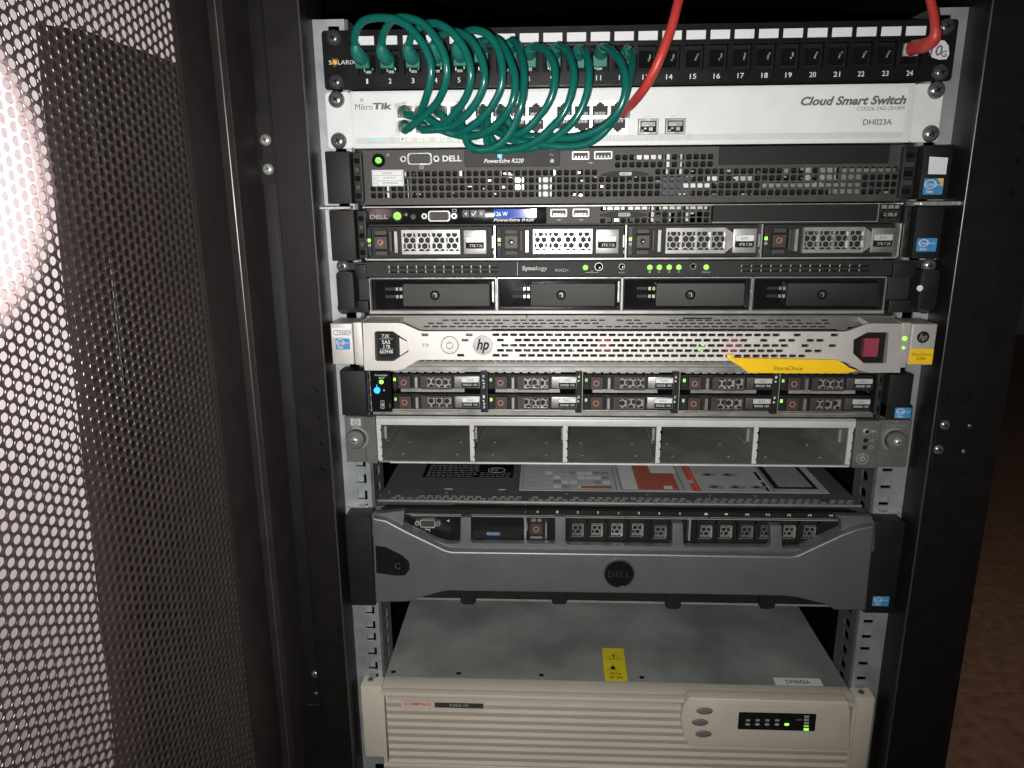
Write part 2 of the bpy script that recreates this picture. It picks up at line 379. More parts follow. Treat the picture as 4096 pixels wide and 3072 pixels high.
# ------------------------------------------------------------------ the rack cabinet
U = 44.45
cab = thing('rack_cabinet', 'tall black server cabinet with its perforated door swung open, holding all the rack equipment', 'server cabinet', (0, 300, -1900))
for sx in (-1, 1):
    X = lambda a: sx*a
    holes = []
    # front post with its face at y=-30, screw holes at 256 and 280
    pts = []
    if sx < 0: pts = [(256, z) for z in (-281.9, -305, -328, -351, 20, 43)]+[(280, z) for z in ()]
    else: pts = [(256.2, -284), (274, -284), (257, -351), (280, -351), (282, -81), (282, -103.6), (282, -126), (279, -507.8), (279, -530.2), (279, -552.4), (279, -574.8)]
    hl = [[(sx*x+2.0*math.cos(a*math.pi/5), z+2.3*math.sin(a*math.pi/5)) for a in range(10)] for x, z in pts]
    b = MB(); b.plate(rect(X(248.5), X(276), -1890, 160) if sx < 0 else rect(248.5, 303, -1890, 160), hl, -30, -27.5, 'cabinet_paint')
    b.box(X(248.5), X(250.5), -27.5, 30, -1890, 160, 'cabinet_paint')
    b.box(X(249), X(303), -22, -20, -1890, 160, 'deep_black')
    if sx < 0:
        b.box(X(276.2), X(277.6), -31, -22, -1890, 160, 'cabinet_paint')
        b.box(X(277.6), X(303), -24.5, -22, -1890, 160, 'cabinet_paint')
    b.box(X(301), X(304), -24 if sx < 0 else -27.4, 880, -1890, 160, 'cabinet_paint')
    post = b.build('post', cab, bevel=.35, seg=2)
    # highlight along the post fold, painted as a thin pale tube
    b = MB(); b.tube([(X(249.2), -30.2, -1885), (X(249.2), -30.2, -500), (X(249.2), -30.2, 150)], .75, 'edge_glint', 10, 1); b.build('post_glint', post)
    # zinc mounting rail
    hz = []
    for u in range(-2, 20):
        for d in (6.35, 22.2, 38.1): hz.append(-u*U-d+5)
    b = MB()
    sq = [rrect(X(228), X(236.2), z-4.4, z+4.4, .5, 1) for z in hz if -860 < z < 8]
    b.box(X(223.5), X(227.6), 0, 2, -880, 8, 'zinc'); b.box(X(236.4), X(248.5), 0, 2, -880, 8, 'zinc')
    zs = sorted([z for z in hz if -860 < z < 8], reverse=True); top_ = 8
    for z in zs+[None]:
        lo = -880 if z is None else z+4.4
        if top_ > lo: b.box(X(227.6), X(236.4), .01, 1.99, lo, top_, 'zinc')
        if z is not None: top_ = z-4.4
    for q_ in range(9): zz = -300-q_*31.75; b.box(X(238), X(247.5), -.06, .01, zz, zz+.5, 'dim_print')
    b.build('mounting_rail', cab)
    b = MB()
    # inner flange runs backwards and carries its own row of holes; a folded leaf stands behind each hole
    fl = MB(); fl.plate([(0, -880), (0, 8), (38, 8), (38, -880)][::-1], [rrect(11, 24, z-4.5, z+4.5, .8, 1) for z in hz if -860 < z < 0], -1, 1, 'zinc_dull')
    fl.v = [(X(222.4)+y, x+2, z) for x, y, z in fl.v]
    fl.build('rail_flange', cab)
    for z in hz:
        if -600 < z < -340: b.box(X(231 if sx < 0 else 226.5), X(241), 4.0, 6, z-(4.6 if sx < 0 else 3.2), z+5, 'zinc')
    b.build('cage_leaf', cab, bevel=.4)
b = MB(); b.box(-303, 303, 860, 864, -1890, 160, 'cabinet_paint'); b.build('rear_panel', cab)
b = MB(); b.box(-303, 303, -30, 860, 160, 164, 'cabinet_paint'); b.build('roof_panel', cab)
b = MB(); b.box(-303, 303, -30, 860, -1898, -1890, 'cabinet_paint'); b.build('base_panel', cab)
# hinge bracket on the left post, lock plate on the right post
hb = MB(); hb.plate(rect(-290.5, -271.5, -115, -63), [rrect(-289, -285.5, -97, -86, .5)], -27.2, -25, 'cabinet_paint')
hb.box(-290.5, -289.5, -29, -27.2, -115, -63, 'cabinet_paint')
hbo = hb.build('hinge_bracket', cab, bevel=.3)
for z in (-82.4, -104.2): screw(hbo, -283.4, z, -27, 4.4, 2.6, 'bright_metal')
hb = MB(); hb.box(-298, -272, -28, -25, -650, -590, 'cabinet_paint'); hbo = hb.build('hinge_bracket', cab, bevel=.5)
screw(hbo, -281, -559, -24.8, 3.6, 2.2, 'screw_metal'); screw(hbo, -281.5, -579.8, -24.8, 2.0, 1.6, 'screw_black')
hb = MB(); hb.box(251, 284, -31.5, -30, -345, -290, 'cabinet_paint'); hbo = hb.build('lock_plate', cab, bevel=.4)
for x, z, r in ((257.5, -308.6, 4.2), (255.3, -329.6, 4.2), (277.2, -309.2, 1.8), (275.5, -331, 1.8)): screw(hbo, x, z, -31.4, r, r*.55, 'screw_metal')

# perforated door, hinged at the left, swung towards the viewer
TH = math.radians(82.04); DC, DS = math.cos(TH), math.sin(TH)
def D(s, n, z): return (-300+s*DC+n*DS, s*DS-n*DC, z)
def dbox(b, s0, s1, n0, n1, z0, z1, m):
    o = len(b.v); b.box(s0, s1, n0, n1, z0, z1, m)
    for i in range(o, len(b.v)):
        s_, n_, z_ = b.v[i]; b.v[i] = D(s_, -n_, z_)
p = 6.767; R = 2.68; T = 1.2
b = MB(); k = b.mi('door_paint'); k2 = b.mi('hole_rim')
ca, sa = p*math.cos(math.pi/6), p/2
j0 = 0; s_base, z_base = -281.421, -256.177
ci = -30
while s_base+ci*ca > -520: ci -= 1
col_i = ci+1
vv = b.v; ff = b.f; mmx = b.m
while s_base+col_i*ca < -94:
    s0 = s_base+col_i*ca
    z0 = z_base+(0 if col_i % 2 == 0 else p/2)
    r0 = int((-860-z0)/p); r1 = int((150-z0)/p)
    for rr in range(r0, r1+1):
        zc = z0+rr*p
        o = len(vv)
        for side in (0, 1):
            n_ = 0 if side == 0 else -T
            for a in range(12):
                t = math.radians(30*a); ro = p/math.sqrt(3) if a % 2 == 0 else p/2
                vv.append(D(s0+ro*math.cos(t), n_, zc+ro*math.sin(t)))
            for a in range(12):
                t = math.radians(30*a); rr_ = R+.24 if side == 0 else R; vv.append(D(s0+rr_*math.cos(t), n_, zc+rr_*math.sin(t)))
        for a in range(12):
            t = math.radians(30*a); vv.append(D(s0+R*math.cos(t), -.26, zc+R*math.sin(t)))
        for a in range(12):
            c = (a+1) % 12
            ff.append((o+12+a, o+12+c, o+48+c, o+48+a)); mmx.append(k2)
            ff.append((o+a, o+c, o+12+c, o+12+a)); ff.append((o+24+c, o+24+a, o+36+a, o+36+c)); ff.append((o+48+a, o+48+c, o+36+c, o+36+a))
            mmx += [k, k, k]
    col_i += 1
door = thing('tmp', '', '', (-300, 0, -1880)); door.name = 'door'
for q_ in ('label', 'category'): del door[q_]
door['_o'] = (-300, 0, -1880)
door.parent = cab; door.location = Vector((-300, -300, 20))*MM
mesh_o = b.build('perforated_sheet', door, smooth=False)
b = MB(); dbox(b, -97.5, -59, -3, .6, -1870, 150, 'frame_paint'); dbox(b, -75, -73.5, -.6+.5, 1.6, -1870, 150, 'frame_paint')
dbox(b, -560, -520, -3, .6, -1870, 150, 'frame_paint'); b.build('door_frame', door, bevel=.4, seg=2)
b = MB(); dbox(b, -59, -20, -14, 9, -1870, 150, 'frame_paint'); st_o = b.build('door_stile', door, bevel=1.1, seg=3)
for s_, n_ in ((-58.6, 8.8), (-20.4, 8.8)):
    b = MB(); b.tube([D(s_, n_, -1860), D(s_, n_, -800), D(s_, n_, 145)], .8, 'edge_glint', 8, 1); b.build('fold_glint', st_o)  # stile corner highlights put in as pale tubes
for z in (-47, -95, -276): 
    b = MB(); b.lathe(0, 0, [(1.5, -.4), (1.5, .1)], 'deep_black', 12)
    b.v = [D(-48+x, 9.2, z+zz) for x, y, zz in b.v]; b.build('stile_plug', door)

# ------------------------------------------------------------------ 1. patch panel
pp = thing('patch_bay', 'black 24-port patch panel with a row of white label strips, topmost unit in the rack', 'patch panel', (0, 0, -43.5))
pitch = 17.98; px = [-205.6+i*pitch for i in range(24)]
b = MB()
cut = [rect(x-7.3, x+7.3, -33.5, -15.5) for x in px]
b.plate(rect(-214.5, 219, -42.8, -1.2), cut, -6, -2.3, 'panel_black')
b.plate(rrect(-241.3, 241.3, -43.7, -.5, 2.5), [rect(x-7.3, x+7.3, -33.5, -15.5) for x in px], -2.2, 0, 'panel_black')
b.box(-214.5, 219, -8, -6, -13.8, -4.6, 'panel_black')
b.build('face_plate', pp, bevel=.25)
for i, x in enumerate(px):
    b = MB(); b.box(x-7.1+.2*(i < 6), x+7.4-.8*(i < 6), -8.5, -8.05, -12.5, -6.1, 'white_label'); b.build('label_strip', pp, bevel=.1)
for i, x in enumerate(px):
    b = MB()
    b.plate(rect(x-7, x+7, -33.2, -15.8), [rrect(x-5.6, x+5.6, -31, -20, .6)], -1.6, 10, 'deep_black')
    b.box(x-5.6, x+5.6, 8, 10, -31, -20, 'deep_black')
    b.prismx([(-3.2, -19), (-1.7, -19), (3.4, -30.5), (2.4, -30.8)], x-5.4, x+5.4, 'black_gloss')
    a = .6 if 12 <= i < 23 else 0
    if i >= 11:
        for q_ in range(3):
            dx = random.uniform(-.4, .6); b.prismx([(-2.4+q_*.8, -21.5-q_*1.6), (-2.9+q_*.8, -22.6-q_*1.6), (-1.9+q_*.8, -23.0-q_*1.6)], x+2.6+dx-q_*.5, x+3.9+dx-q_*.5, 'bright_metal')
    else:
        b.box(x-2.2, x+2.2, -3.6, -2.6, -32.2, -30.2, 'clear_plug'); b.box(x-3.6, x-2.8, -3.2, -2.6, -31, -28.6, 'port_metal'); b.box(x+3, x+3.6, -3.2, -2.6, -30, -28.2, 'port_metal')
    b.build('port', pp)
b = MB()
for i in range(24):
    t = str(i+1); w = 1.5 if i == 0 else (2.3 if i < 9 else (3.9 if t == '11' else 4.9)); x = -206.4+i*18.02
    b.text(t, x-w/2, x+w/2, -38.2, 3.7, -6.15, 'white_print', bold=.01)
b.text('S', -236.9, -234.7, -23.5, 3.1, -2.4, 'white_print'); b.text('LARIX', -229.6, -215.3, -23.5, 3.1, -2.4, 'white_print')
b.disc(-232.1, -23.4, 1.6, -2.6, -2.35, 'orange_print')
for a in range(10):
    t = math.radians(36*a+10); L2 = 3.9 if a % 2 else 3.0
    b.prism([(-232.1+1.5*math.cos(t-.2), -23.4+1.5*math.sin(t-.2)), (-232.1+1.5*math.cos(t+.2), -23.4+1.5*math.sin(t+.2)), (-232.1+L2*math.cos(t), -23.4+L2*math.sin(t))], -2.6, -2.35, 'orange_print')
b.build('lettering', pp)
b = MB()
blob = [S('2', u, v, -2.4) for u, v in ((1800, 262), (1850, 236), (1885, 240), (1908, 270), (1912, 320), (1895, 350), (1850, 352), (1810, 338), (1794, 305))]
b.prism(blob, -2.6, -2.25, 'white_label')
x0, zt = S('2', 1803, 265, -2.6); x1, zb = S('2', 1868, 330, -2.6)
b.text('10', x0, x1, (zt+zb)/2, 7.6, -2.75, 'grey_print', shear=.15, bold=.015)
x0, _ = S('2', 1866, 300, -2.6); x1, _ = S('2', 1900, 300, -2.6); b.text('G', x0, x1, S('2', 1880, 318, -2.6)[1], 4.6, -2.75, 'grey_print', bold=.02)
b.build('speed_badge', pp)
for x in (-231.8, 232.2):
    for z in (-5.9, -37.6): screw(pp, x, z, -2.2, 6.0, 4.4, 'screw_black', 20)

# ------------------------------------------------------------------ 2. network switch
sw = thing('network_switch', 'white 24-port network switch with two silver optical slots, directly under the patch panel', 'network switch', (0, 0, -88.5))
b = MB(); b.box(-221, 214.5, -5.2, 180, -88.2, -45.2, 'white_paint'); b.build('case', sw, bevel=.8, seg=2)
b = MB(); b.plate(rrect(-241.3, -221.2, -88, -45.5, 2.5), [], -3, -.6, 'white_paint'); b.build('rack_ear', sw, bevel=.4, seg=2)
b = MB(); b.plate(rrect(214.8, 236.5, -88, -45.5, 2.5), [], -3, -.6, 'white_paint'); b.build('rack_ear', sw, bevel=.4, seg=2)
b = MB(); b.plate(rrect(-219, 209.2, -85.4, -47.4, 1.6), [], -5.9, -5.25, 'white_paint'); b.box(-218, 208.4, -6.05, -5.92, -84.9, -80.2, 'grey_strip'); b.build('front_sticker', sw, bevel=.12)
gx = [-185.6, -124.0, -60.2]
for g in range(3):
    b = MB(); x0 = gx[g]; cw = 13.9
    hl = []
    for c in range(4):
        xc = x0+1+cw*(c+.5)
        hl.append([(xc-5.9, -65.6), (xc-5.9, -58.6), (xc-3, -58.6), (xc-3, -57.2), (xc-1.6, -57.2), (xc-1.6, -56), (xc+1.6, -56), (xc+1.6, -57.2), (xc+3, -57.2), (xc+3, -58.6), (xc+5.9, -58.6), (xc+5.9, -65.6)])
        hl.append([(xc-5.9, -68.4), (xc-5.9, -75.4), (xc-3, -75.4), (xc-3, -76.8), (xc-1.6, -76.8), (xc-1.6, -78), (xc+1.6, -78), (xc+1.6, -76.8), (xc+3, -76.8), (xc+3, -75.4), (xc+5.9, -75.4), (xc+5.9, -68.4)])
    b.plate(rect(x0, x0+57.4, -79.6, -54.6), hl, -7.2, -5.95, 'port_metal')
    for c in range(4):
        xc = x0+1+cw*(c+.5)
        for zz, sgn in ((-61, 1), (-73, -1)):
            b.box(xc-5.8, xc+5.8, -6.1, -6.0, zz-5 if sgn > 0 else zz-5, zz+5, 'server_dark')
            for q_ in range(8): b.box(xc-4.2+q_*1.1, xc-3.8+q_*1.1, -6.8, -6.1, zz-4.4*sgn, zz-2.0*sgn, 'satin_metal')
    for c in range(4): b.box(x0+1+cw*(c+.5)-1.6, x0+1+cw*(c+.5)+1.6, -8.2, -7.2, -55.6, -54, 'dull_metal')
    b.build('port_block', sw)
b = MB()
for c in range(12):
    x = gx[c//4]+1+13.9*(c % 4+.5)
    for q_ in (-1, 1):
        n = 2*c+1+(q_ > 0); xx = x+q_*2.8
        b.box(xx-1.75, xx+1.75, -6.3, -6.1, -83.2, -80.0, 'led_green' if n == 10 else ('led_pale' if n < 10 else 'white_label'))
        b.text(str(n), xx-.75, xx+.75, -81.6, 1.9, -6.4, 'grey_print')
b.disc(-204.6, -81.2, 1.3, -6.4, -6.1, 'led_cyan', 12); b.disc(-197.4, -81.4, .9, -6.4, -6.1, 'led_cyan', 12)
for x in (-188.8, 12.7, 23.8, 33.8, 45.2): b.ring(x, -80.9, 1.2, 1.7, -6.3, -6.1, 'pale_print', 4, 45, 405)
b.build('indicator_row', sw)
for x in (5.6, 26.6):
    b = MB(); b.plate(rrect(x, x+15, -79.9, -68.9, .5), [rect(x+1.3, x+13.7, -78.6, -70.2)], -7.6, -5.9, 'bright_metal')
    b.box(x+1.3, x+13.7, -6.6, -6.1, -78.6, -70.2, 'deep_black'); b.box(x-.5, x+15.5, -6.0, -5.93, -80.4, -68.4, 'server_face'); b.box(x+2.2, x+12.8, -7.2, -6.5, -74.2, -70.9, 'bright_metal'); b.box(x+2, x+4, -7.2, -6.5, -78, -76.8, 'bright_metal'); b.box(x+4, x+6.2, -7.3, -6.4, -76.4, -75.2, 'bright_metal'); b.box(x+8, x+11, -7.3, -6.4, -77.4, -75, 'satin_metal')
    b.build('optical_slot', sw, bevel=.2)
b = MB(); y = -6.2
b.text('Mikro', -217.2, -203.2, -57.0, 4.6, y, 'grey_print', shear=.05); b.text('Tik', -202.9, -187.8, -56.6, 5.0, y, 'grey_print', bold=.045, shear=.1)
for r_ in (1.2, 2.2, 3.1): b.ring(-213.2, -53.9, r_, r_+.4, y-.05, y, 'grey_print', 8, 20, 80)
b.build('maker_lettering', sw); b = MB()
b.text('Cloud Smart Switch', 128.8, 208, -57.2, 6.6, y, 'grey_print', shear=.28, bold=.04)
b.text('CSS326-24G-2S+RM', 171.6, 207.4, -63.1, 2.9, y, 'grey_print', shear=.2)
b.build('model_lettering', sw); b = MB()
b.text('SFP+ 1', 9, 17, -67, 1.5, y, 'pale_print'); b.text('SFP+ 2', 30, 38, -67, 1.5, y, 'pale_print')
for x in (12.7, 33.8): b.text('ACT/LINK', x-5.5, x+5.5, -83.4, 1.3, y, 'pale_print'); 
b.text('10G', 22, 25.6, -83.4, 1.3, y, 'pale_print'); b.text('10G', 43.4, 47, -83.4, 1.3, y, 'pale_print')
b.text('PWR', -207, -202.2, -84, 1.4, y, 'pale_print'); b.text('USR', -199.6, -195, -84, 1.4, y, 'pale_print'); b.text('USR', -191.4, -186.4, -84, 1.4, y, 'pale_print')
b.build('port_lettering', sw)
b = MB(); b.prism(rrect(164.8, 208.4, -78.4, -67.8, .6), -6.35, -6.1, 'white_label'); b.text('DH023A', 177.2, 199, -73, 4.3, -6.45, 'grey_print', bold=.015); b.build('asset_label', sw)
for x, z in ((-232.4, -50.9), (-232.6, -82.1), (230.6, -50.3), (230.5, -81.8)): screw(sw, x, z, -3, 6.5, 4.2, 'screw_metal', 30)

# ------------------------------------------------------------------ 3. thin server with the pierced face
sv = thing('rack_server', 'grey server with a fully pierced front and glowing green power button, third from the top', 'server', (0, 0, -132.4))
b = MB(); P5 = 5.55; hl = []
def hole(x, z, w=4.2): hl.append(rrect(x-w/2, x+w/2, z-w/2, z+w/2, 1.1, 2))
rows = [-108.3, -113.8, -119.3, -124.8]
for ri, z in enumerate(rows):
    x = -205.6
    while x < 206:
        ok = not (x < -179 and ri < 2) and not (ri == 0 and -25 < x < 17)
        if ok: hole(x, z)
        x += P5
for z in (-97.2, -102.8):
    x = -9.9
    while x < 64: hole(x, z); x += P5
for x in (17+.6,):
    pass
b.plate(rect(-214, 210.5, -132, -90), hl, -8, -7, 'server_face')
b.build('pierced_face', sv)
b = MB(); b.box(-217, 217, 26, 400, -132.3, -89.6, 'deep_black'); b.box(-217, 217, -6.8, 26, -132.3, -131.5, 'server_dark'); b.box(-217, 217, -6.8, 26, -90.4, -89.6, 'server_dark')
b.box(-217, -215, -6.8, 26, -131.5, -90.4, 'server_dark'); b.box(211, 217, -6.8, 26, -131.5, -90.4, 'server_dark')
b.build('chassis', sv)
b = MB()
for (u0, u1, v0, v1, m_, y_) in ((1430, 1512, 232, 365, 'white_label', 0), (1275, 1335, 240, 320, 'port_metal', 4), (625, 632, 190, 365, 'bright_metal', -3), (600, 608, 250, 365, 'bright_metal', -3), (1185, 1195, 190, 230, 'white_label', -4), (930, 945, 190, 230, 'bright_metal', -2), (1525, 1535, 190, 225, 'bright_metal', -3), (470, 486, 285, 365, 'white_label', -3), (582, 592, 190, 230, 'bright_metal', -3)):
    x0, z0 = S('3', u0, v0, y_); x1, z1 = S('3', u1, v1, y_); b.box(x0, x1, y_, y_+3, z1, z0, m_)
for (u0, u1, v0, v1, m_, y_) in ((265, 278, 90, 215, 'white_label', -4), (350, 357, 90, 215, 'bright_metal', -3), (370, 540, 275, 300, 'white_label', 3), (520, 590, 230, 260, 'port_metal', 2), (700, 800, 230, 258, 'port_metal', 0), (1140, 1170, 175, 255, 'port_metal', -3), (1225, 1330, 175, 255, 'port_metal', 0), (1360, 1490, 180, 250, 'dull_metal', 3), (870, 1480, 275, 300, 'dull_metal', 5), (1290, 1480, 310, 345, 'dull_metal', 5), (1000, 1030, 180, 215, 'bright_metal', 1), (60, 230, 95, 125, 'dull_metal', 4), (240, 420, 235, 350, 'blue_board', 12), (1500, 1720, 180, 215, 'dull_metal', 4)):
    x0, z0 = S('4', u0, v0, y_); x1, z1 = S('4', u1, v1, y_); b.box(x0, x1, y_, y_+3, z1, z0, m_)
for i in range(90):
    x = random.uniform(-205, 205); z = random.choice(rows)+random.uniform(-3, 3); w = random.uniform(.6, 6); h = random.uniform(.5, 2.2); y = random.uniform(0, 18)
    b.box(x, x+w, y, y+2, z, z+h, random.choice(['dull_metal', 'dull_metal', 'server_face', 'satin_metal', 'bright_metal']))
b.build('inner_boards', sv)['kind'] = 'stuff'
x0, x1 = -200.2, 0
b = MB(); b.ring(-200.1, -97.7, 4.6, 5.4, -9, -8.05, 'black_gloss'); b.disc(-200.1, -97.7, 4.5, -8.6, -8.05, 'black_gloss'); b.disc(-200.1, -97.7, 2.4, -8.95, -8.65, 'led_green')
b.ring(-200.1, -98.2, 1.2, 1.75, -9.1, -8.98, 'deep_black', 16, -240, 60); b.box(-200.4, -199.8, -9.1, -8.98, -98.6, -95.6, 'deep_black'); b.build('power_button', sv)
vga(sv, -182, -150.6, -101.4, -92.4, -8.05)
b = MB(); b.text('DELL', -148.7, -133.4, -96.7, 4.5, -8.2, 'white_print', bold=.03); b.text('PowerEdge R220', -115.6, -84, -99.4, 4.2, -9.2, 'white_print', shear=.25, bold=.02)
b.ring(-192.4, -93.6, .7, 1.1, -8.3, -8.1, 'pale_print', 10); b.ring(-165.8, -103.2, 1.0, 1.5, -8.3, -8.1, 'pale_print', 4, 45, 405, sx=1.4); b.disc(-31, -101.1, .7, -8.3, -8.1, 'pale_print', 8); b.box(-33.5, -29, -8.3, -8.1, -101.2, -100.9, 'pale_print')
b.disc(-61.6, -99.4, 1.5, -9.3, -9.1, 'pale_print'); b.build('lettering', sv)
b = MB(); b.prism([(-131, -90.5), (-55.3, -90.5), (-55.3, -102), (-56.6, -103.4), (-129.6, -103.4), (-131, -102)], -9, -8.05, 'server_dark')
b.build('badge_panel', sv, bevel=.3)
b = MB(); 
for a in range(3):
    t = math.radians(60*a+30); c, d = math.cos(t), math.sin(t); b.prism([(-103+2.1*c-.35*d, -95.2+2.1*d+.35*c), (-103-2.1*c-.35*d, -95.2-2.1*d+.35*c), (-103-2.1*c+.35*d, -95.2-2.1*d-.35*c), (-103+2.1*c+.35*d, -95.2+2.1*d-.35*c)], -9.3-.02*a, -9.05, 'led_cyan')
b.disc(-61.6, -94.6, 1.7, -9.8, -9.05, 'black_gloss'); b.build('status_light', sv)
usb(sv, -46, -32.5, -98.6, -92.4, -8.1); usb(sv, -28.6, -14.4, -98.4, -92.4, -8.1)
b = MB(); b.box(68.6, 198.6, -9.4, -8.05, -103.6, -89.9, 'black_plastic'); b.build('drive_blank', sv, bevel=.3)
b = MB(); b.prism([(-22.7, -109.6), (-14, -107.6), (5, -107.6), (14.5, -109.6), (14.5, -111), (5, -112), (-14, -112), (-22.7, -111)], -10, -8.05, 'black_plastic'); b.prism(rrect(-8.6, 1.2, -111, -108.4, 1.1), -10.3, -10, 'pale_print'); b.text('EST', -6.4, -1.2, -109.7, 1.7, -10.45, 'grey_print'); b.build('pull_tag', sv)
b = MB(); b.prism(rrect(-206, -180.6, -117.6, -105, .4), -8.6, -8.05, 'white_label')
for z in (-109.2, -113.2): b.box(-205, -181.6, -8.7, -8.62, z-.12, z+.12, 'grey_print')
b.box(-205, -181.6, -8.7, -8.62, -105.9, -105.7, 'grey_print'); b.box(-205, -181.6, -8.7, -8.62, -117.1, -116.9, 'grey_print'); b.box(-205.1, -204.9, -8.7, -8.62, -117, -105.8, 'grey_print'); b.box(-181.8, -181.6, -8.7, -8.62, -117, -105.8, 'grey_print'); b.box(-201.2, -201, -8.7, -8.62, -117, -109.2, 'grey_print')
b.text('D69952', -197.6, -189.6, -107.5, 1.7, -8.75, 'grey_print'); b.text('6QBMJ32', -196.6, -186.8, -111.2, 1.7, -8.75, 'grey_print'); b.text('EM0030655', -197.6, -185, -115, 1.7, -8.75, 'grey_print'); b.text('SN', -204.3, -202, -111.2, 1.3, -8.75, 'grey_print'); b.text('AT', -204.3, -202, -115, 1.3, -8.75, 'grey_print')
b.build('serial_label', sv)
latch(sv, -1, -240, -220.6, -131, -91.3, -20, -212.6); lt = latch(sv, 1, 219.4, 241, -131, -91.3, -20, 208)
b = MB(); b.prism([S('4', 1925, 105, -20.3), S('4', 2042, 112, -20.3), S('4', 2028, 218, -20.3), S('4', 1915, 215, -20.3)], -20.4, -20.1, 'white_label'); b.build('paper_sticker', lt)
chip_sticker(lt, 222, 236.6, -127.4, -115.4, -20.15, 'orange')

# ------------------------------------------------------------------ 4. server with four big drives
s4 = thing('rack_server', 'black server with a lit blue display above four wide drive trays, fourth from the top', 'server', (0, 0, -177))
b = MB(); b.box(-215.5, 214.8, 24, 420, -176.9, -133.6, 'deep_black'); b.box(-215.5, 214.8, -6, 24, -176.9, -175.6, 'satin_metal'); b.box(-215.5, 214.8, -4, 24, -149.2, -147.8, 'server_dark'); b.box(-215.5, 214.8, -6.8, 24, -134.4, -133.6, 'dull_metal')
b.build('chassis', s4)
b = MB(); b.box(-214, -66.4, -9, -2, -147.9, -134.6, 'black_gloss'); b.build('control_strip', s4, bevel=.5, seg=2)
b = MB(); b.box(-108.6, -74.3, -9.25, -9.02, -143.1, -136.3, 'lcd_blue'); b.text('126 W', -107.8, -97.2, -139.9, 3.4, -9.4, 'lcd_text'); b.build('display', s4)
b = MB(); b.text('PowerEdge R420', -108.6, -75.8, -145, 2.9, -9.3, 'white_print', shear=.25, bold=.025); b.text('DELL', -209.3, -194.6, -141.6, 3.4, -9.15, 'dim_print', bold=.02)
b.text('<', -132, -130, -139.7, 2.6, -9.5, 'white_print', bold=.04); b.text('>', -119.4, -117.4, -139.6, 2.6, -9.5, 'white_print', bold=.04)
b.prism([(-126.6, -139.6), (-126, -139), (-125, -140.4), (-122.8, -137.4), (-122.2, -137.9), (-125, -141.6)], -9.6, -9.5, 'white_print')
b.ring(-179.6, -139.9, .7, 1.1, -9.3, -9.05, 'pale_print', 10); b.ring(-140.2, -137, 1.2, 1.7, -9.3, -9.05, 'pale_print', 4, 45, 405, sx=1.4); b.prism(rrect(-142.5, -137.8, -143.2, -139.6, .4), -9.3, -9.05, 'dim_print'); b.build('lettering', s4)
b = MB(); 
for x in (-131, -124.5, -118.2): b.box(x-2.9, x+2.9, -9.45, -9.02, -142.6, -136.4, 'panel_black')
b.build('menu_button', s4, bevel=.3)
b = MB(); b.disc(-186.8, -141, 2.9, -9.7, -9.05, 'led_green'); b.ring(-186.8, -141.3, 1.2, 1.7, -9.9, -9.75, 'deep_black', 16, -240, 60); b.box(-187.1, -186.5, -9.9, -9.75, -141.6, -138.8, 'deep_black'); b.ring(-186.8, -141, 3.4, 4.4, -9.5, -9.05, 'server_dark'); b.disc(-173.8, -141.8, 2.1, -9.8, -9.05, 'server_face'); b.build('power_button', s4)
vga(s4, -166.5, -137.8, -145.4, -137, -9.05, 'satin_metal')
b = MB(); hl = []
for zz in (-136.2, -141.2, -146):
    x = -20.5
    while x < 63:
        if not (abs(zz+141.2) < 1 and x < 13): hl.append(rrect(x-2.1, x+2.1, zz-1.7 if zz < -145 else zz-2, zz+1.2 if zz > -137 else zz+2, .7, 1))
        x += 5.5
b.plate(rect(-66, 65.5, -147.8, -133.8), hl, -6.5, -5.8, 'server_face'); 
for i in range(16): x = random.uniform(-18, 58); b.box(x, x+random.uniform(2, 7), 2, 4, -147, -134+random.uniform(-8, 0), random.choice(['dull_metal', 'server_face', 'satin_metal']))
for x in (-20, 0, 25, 46): b.box(x, x+17, -3, -1, -137.4, -134.8, 'satin_metal')
b.build('vent_panel', s4)
usb(s4, -62.6, -49.4, -142.6, -136.4, -6.6); usb(s4, -44.8, -31.6, -142.5, -136.3, -6.6)
b = MB(); b.disc(-55.8, -145, .7, -6.8, -6.6, 'pale_print', 8); b.box(-58, -53.5, -6.8, -6.6, -145.2, -144.9, 'pale_print'); b.disc(-38, -145, .7, -6.8, -6.6, 'pale_print', 8); b.box(-40, -35.8, -6.8, -6.6, -145.2, -144.9, 'pale_print'); b.build('usb_marks', s4)
b = MB(); b.prism([(-23, -140.8), (-14, -138.8), (5, -138.8), (14.5, -140.8), (14.5, -142.2), (5, -143.6), (-14, -143.6), (-23, -142.2)], -9.4, -6.6, 'black_plastic'); b.prism(rrect(-8.6, 1.2, -142.6, -139.6, 1.1), -9.7, -9.4, 'dim_print'); b.text('EST', -6.4, -1.2, -141.1, 1.8, -9.85, 'grey_print'); b.build('pull_tag', s4)
b = MB(); b.box(66.9, 195.3, -7.6, -5, -147, -134.2, 'black_plastic'); b.build('drive_blank', s4, bevel=.3)
b = MB(); b.box(66.2, 196, -7.9, -6, -134.2, -133.7, 'bright_metal'); b.box(195.4, 196, -7.9, -6, -147.4, -134.2, 'satin_metal'); b.box(66.2, 196, -7.9, -6, -147.9, -147.3, 'satin_metal'); b.build('blank_frame', s4)
b = MB(); b.plate(rect(196.5, 213.5, -147.6, -133.8), [rrect(x-2.2, x+2.2, z-2, z+2, .8, 1) for x in (200.6, 205.9, 211) for z in (-137, -143)], -6.5, -5.8, 'server_dark'); b.box(199, 213, -4, -2, -138, -135.2, 'satin_metal'); b.box(202, 212, -4, -2, -144, -141, 'dull_metal'); b.build('side_vent', s4)
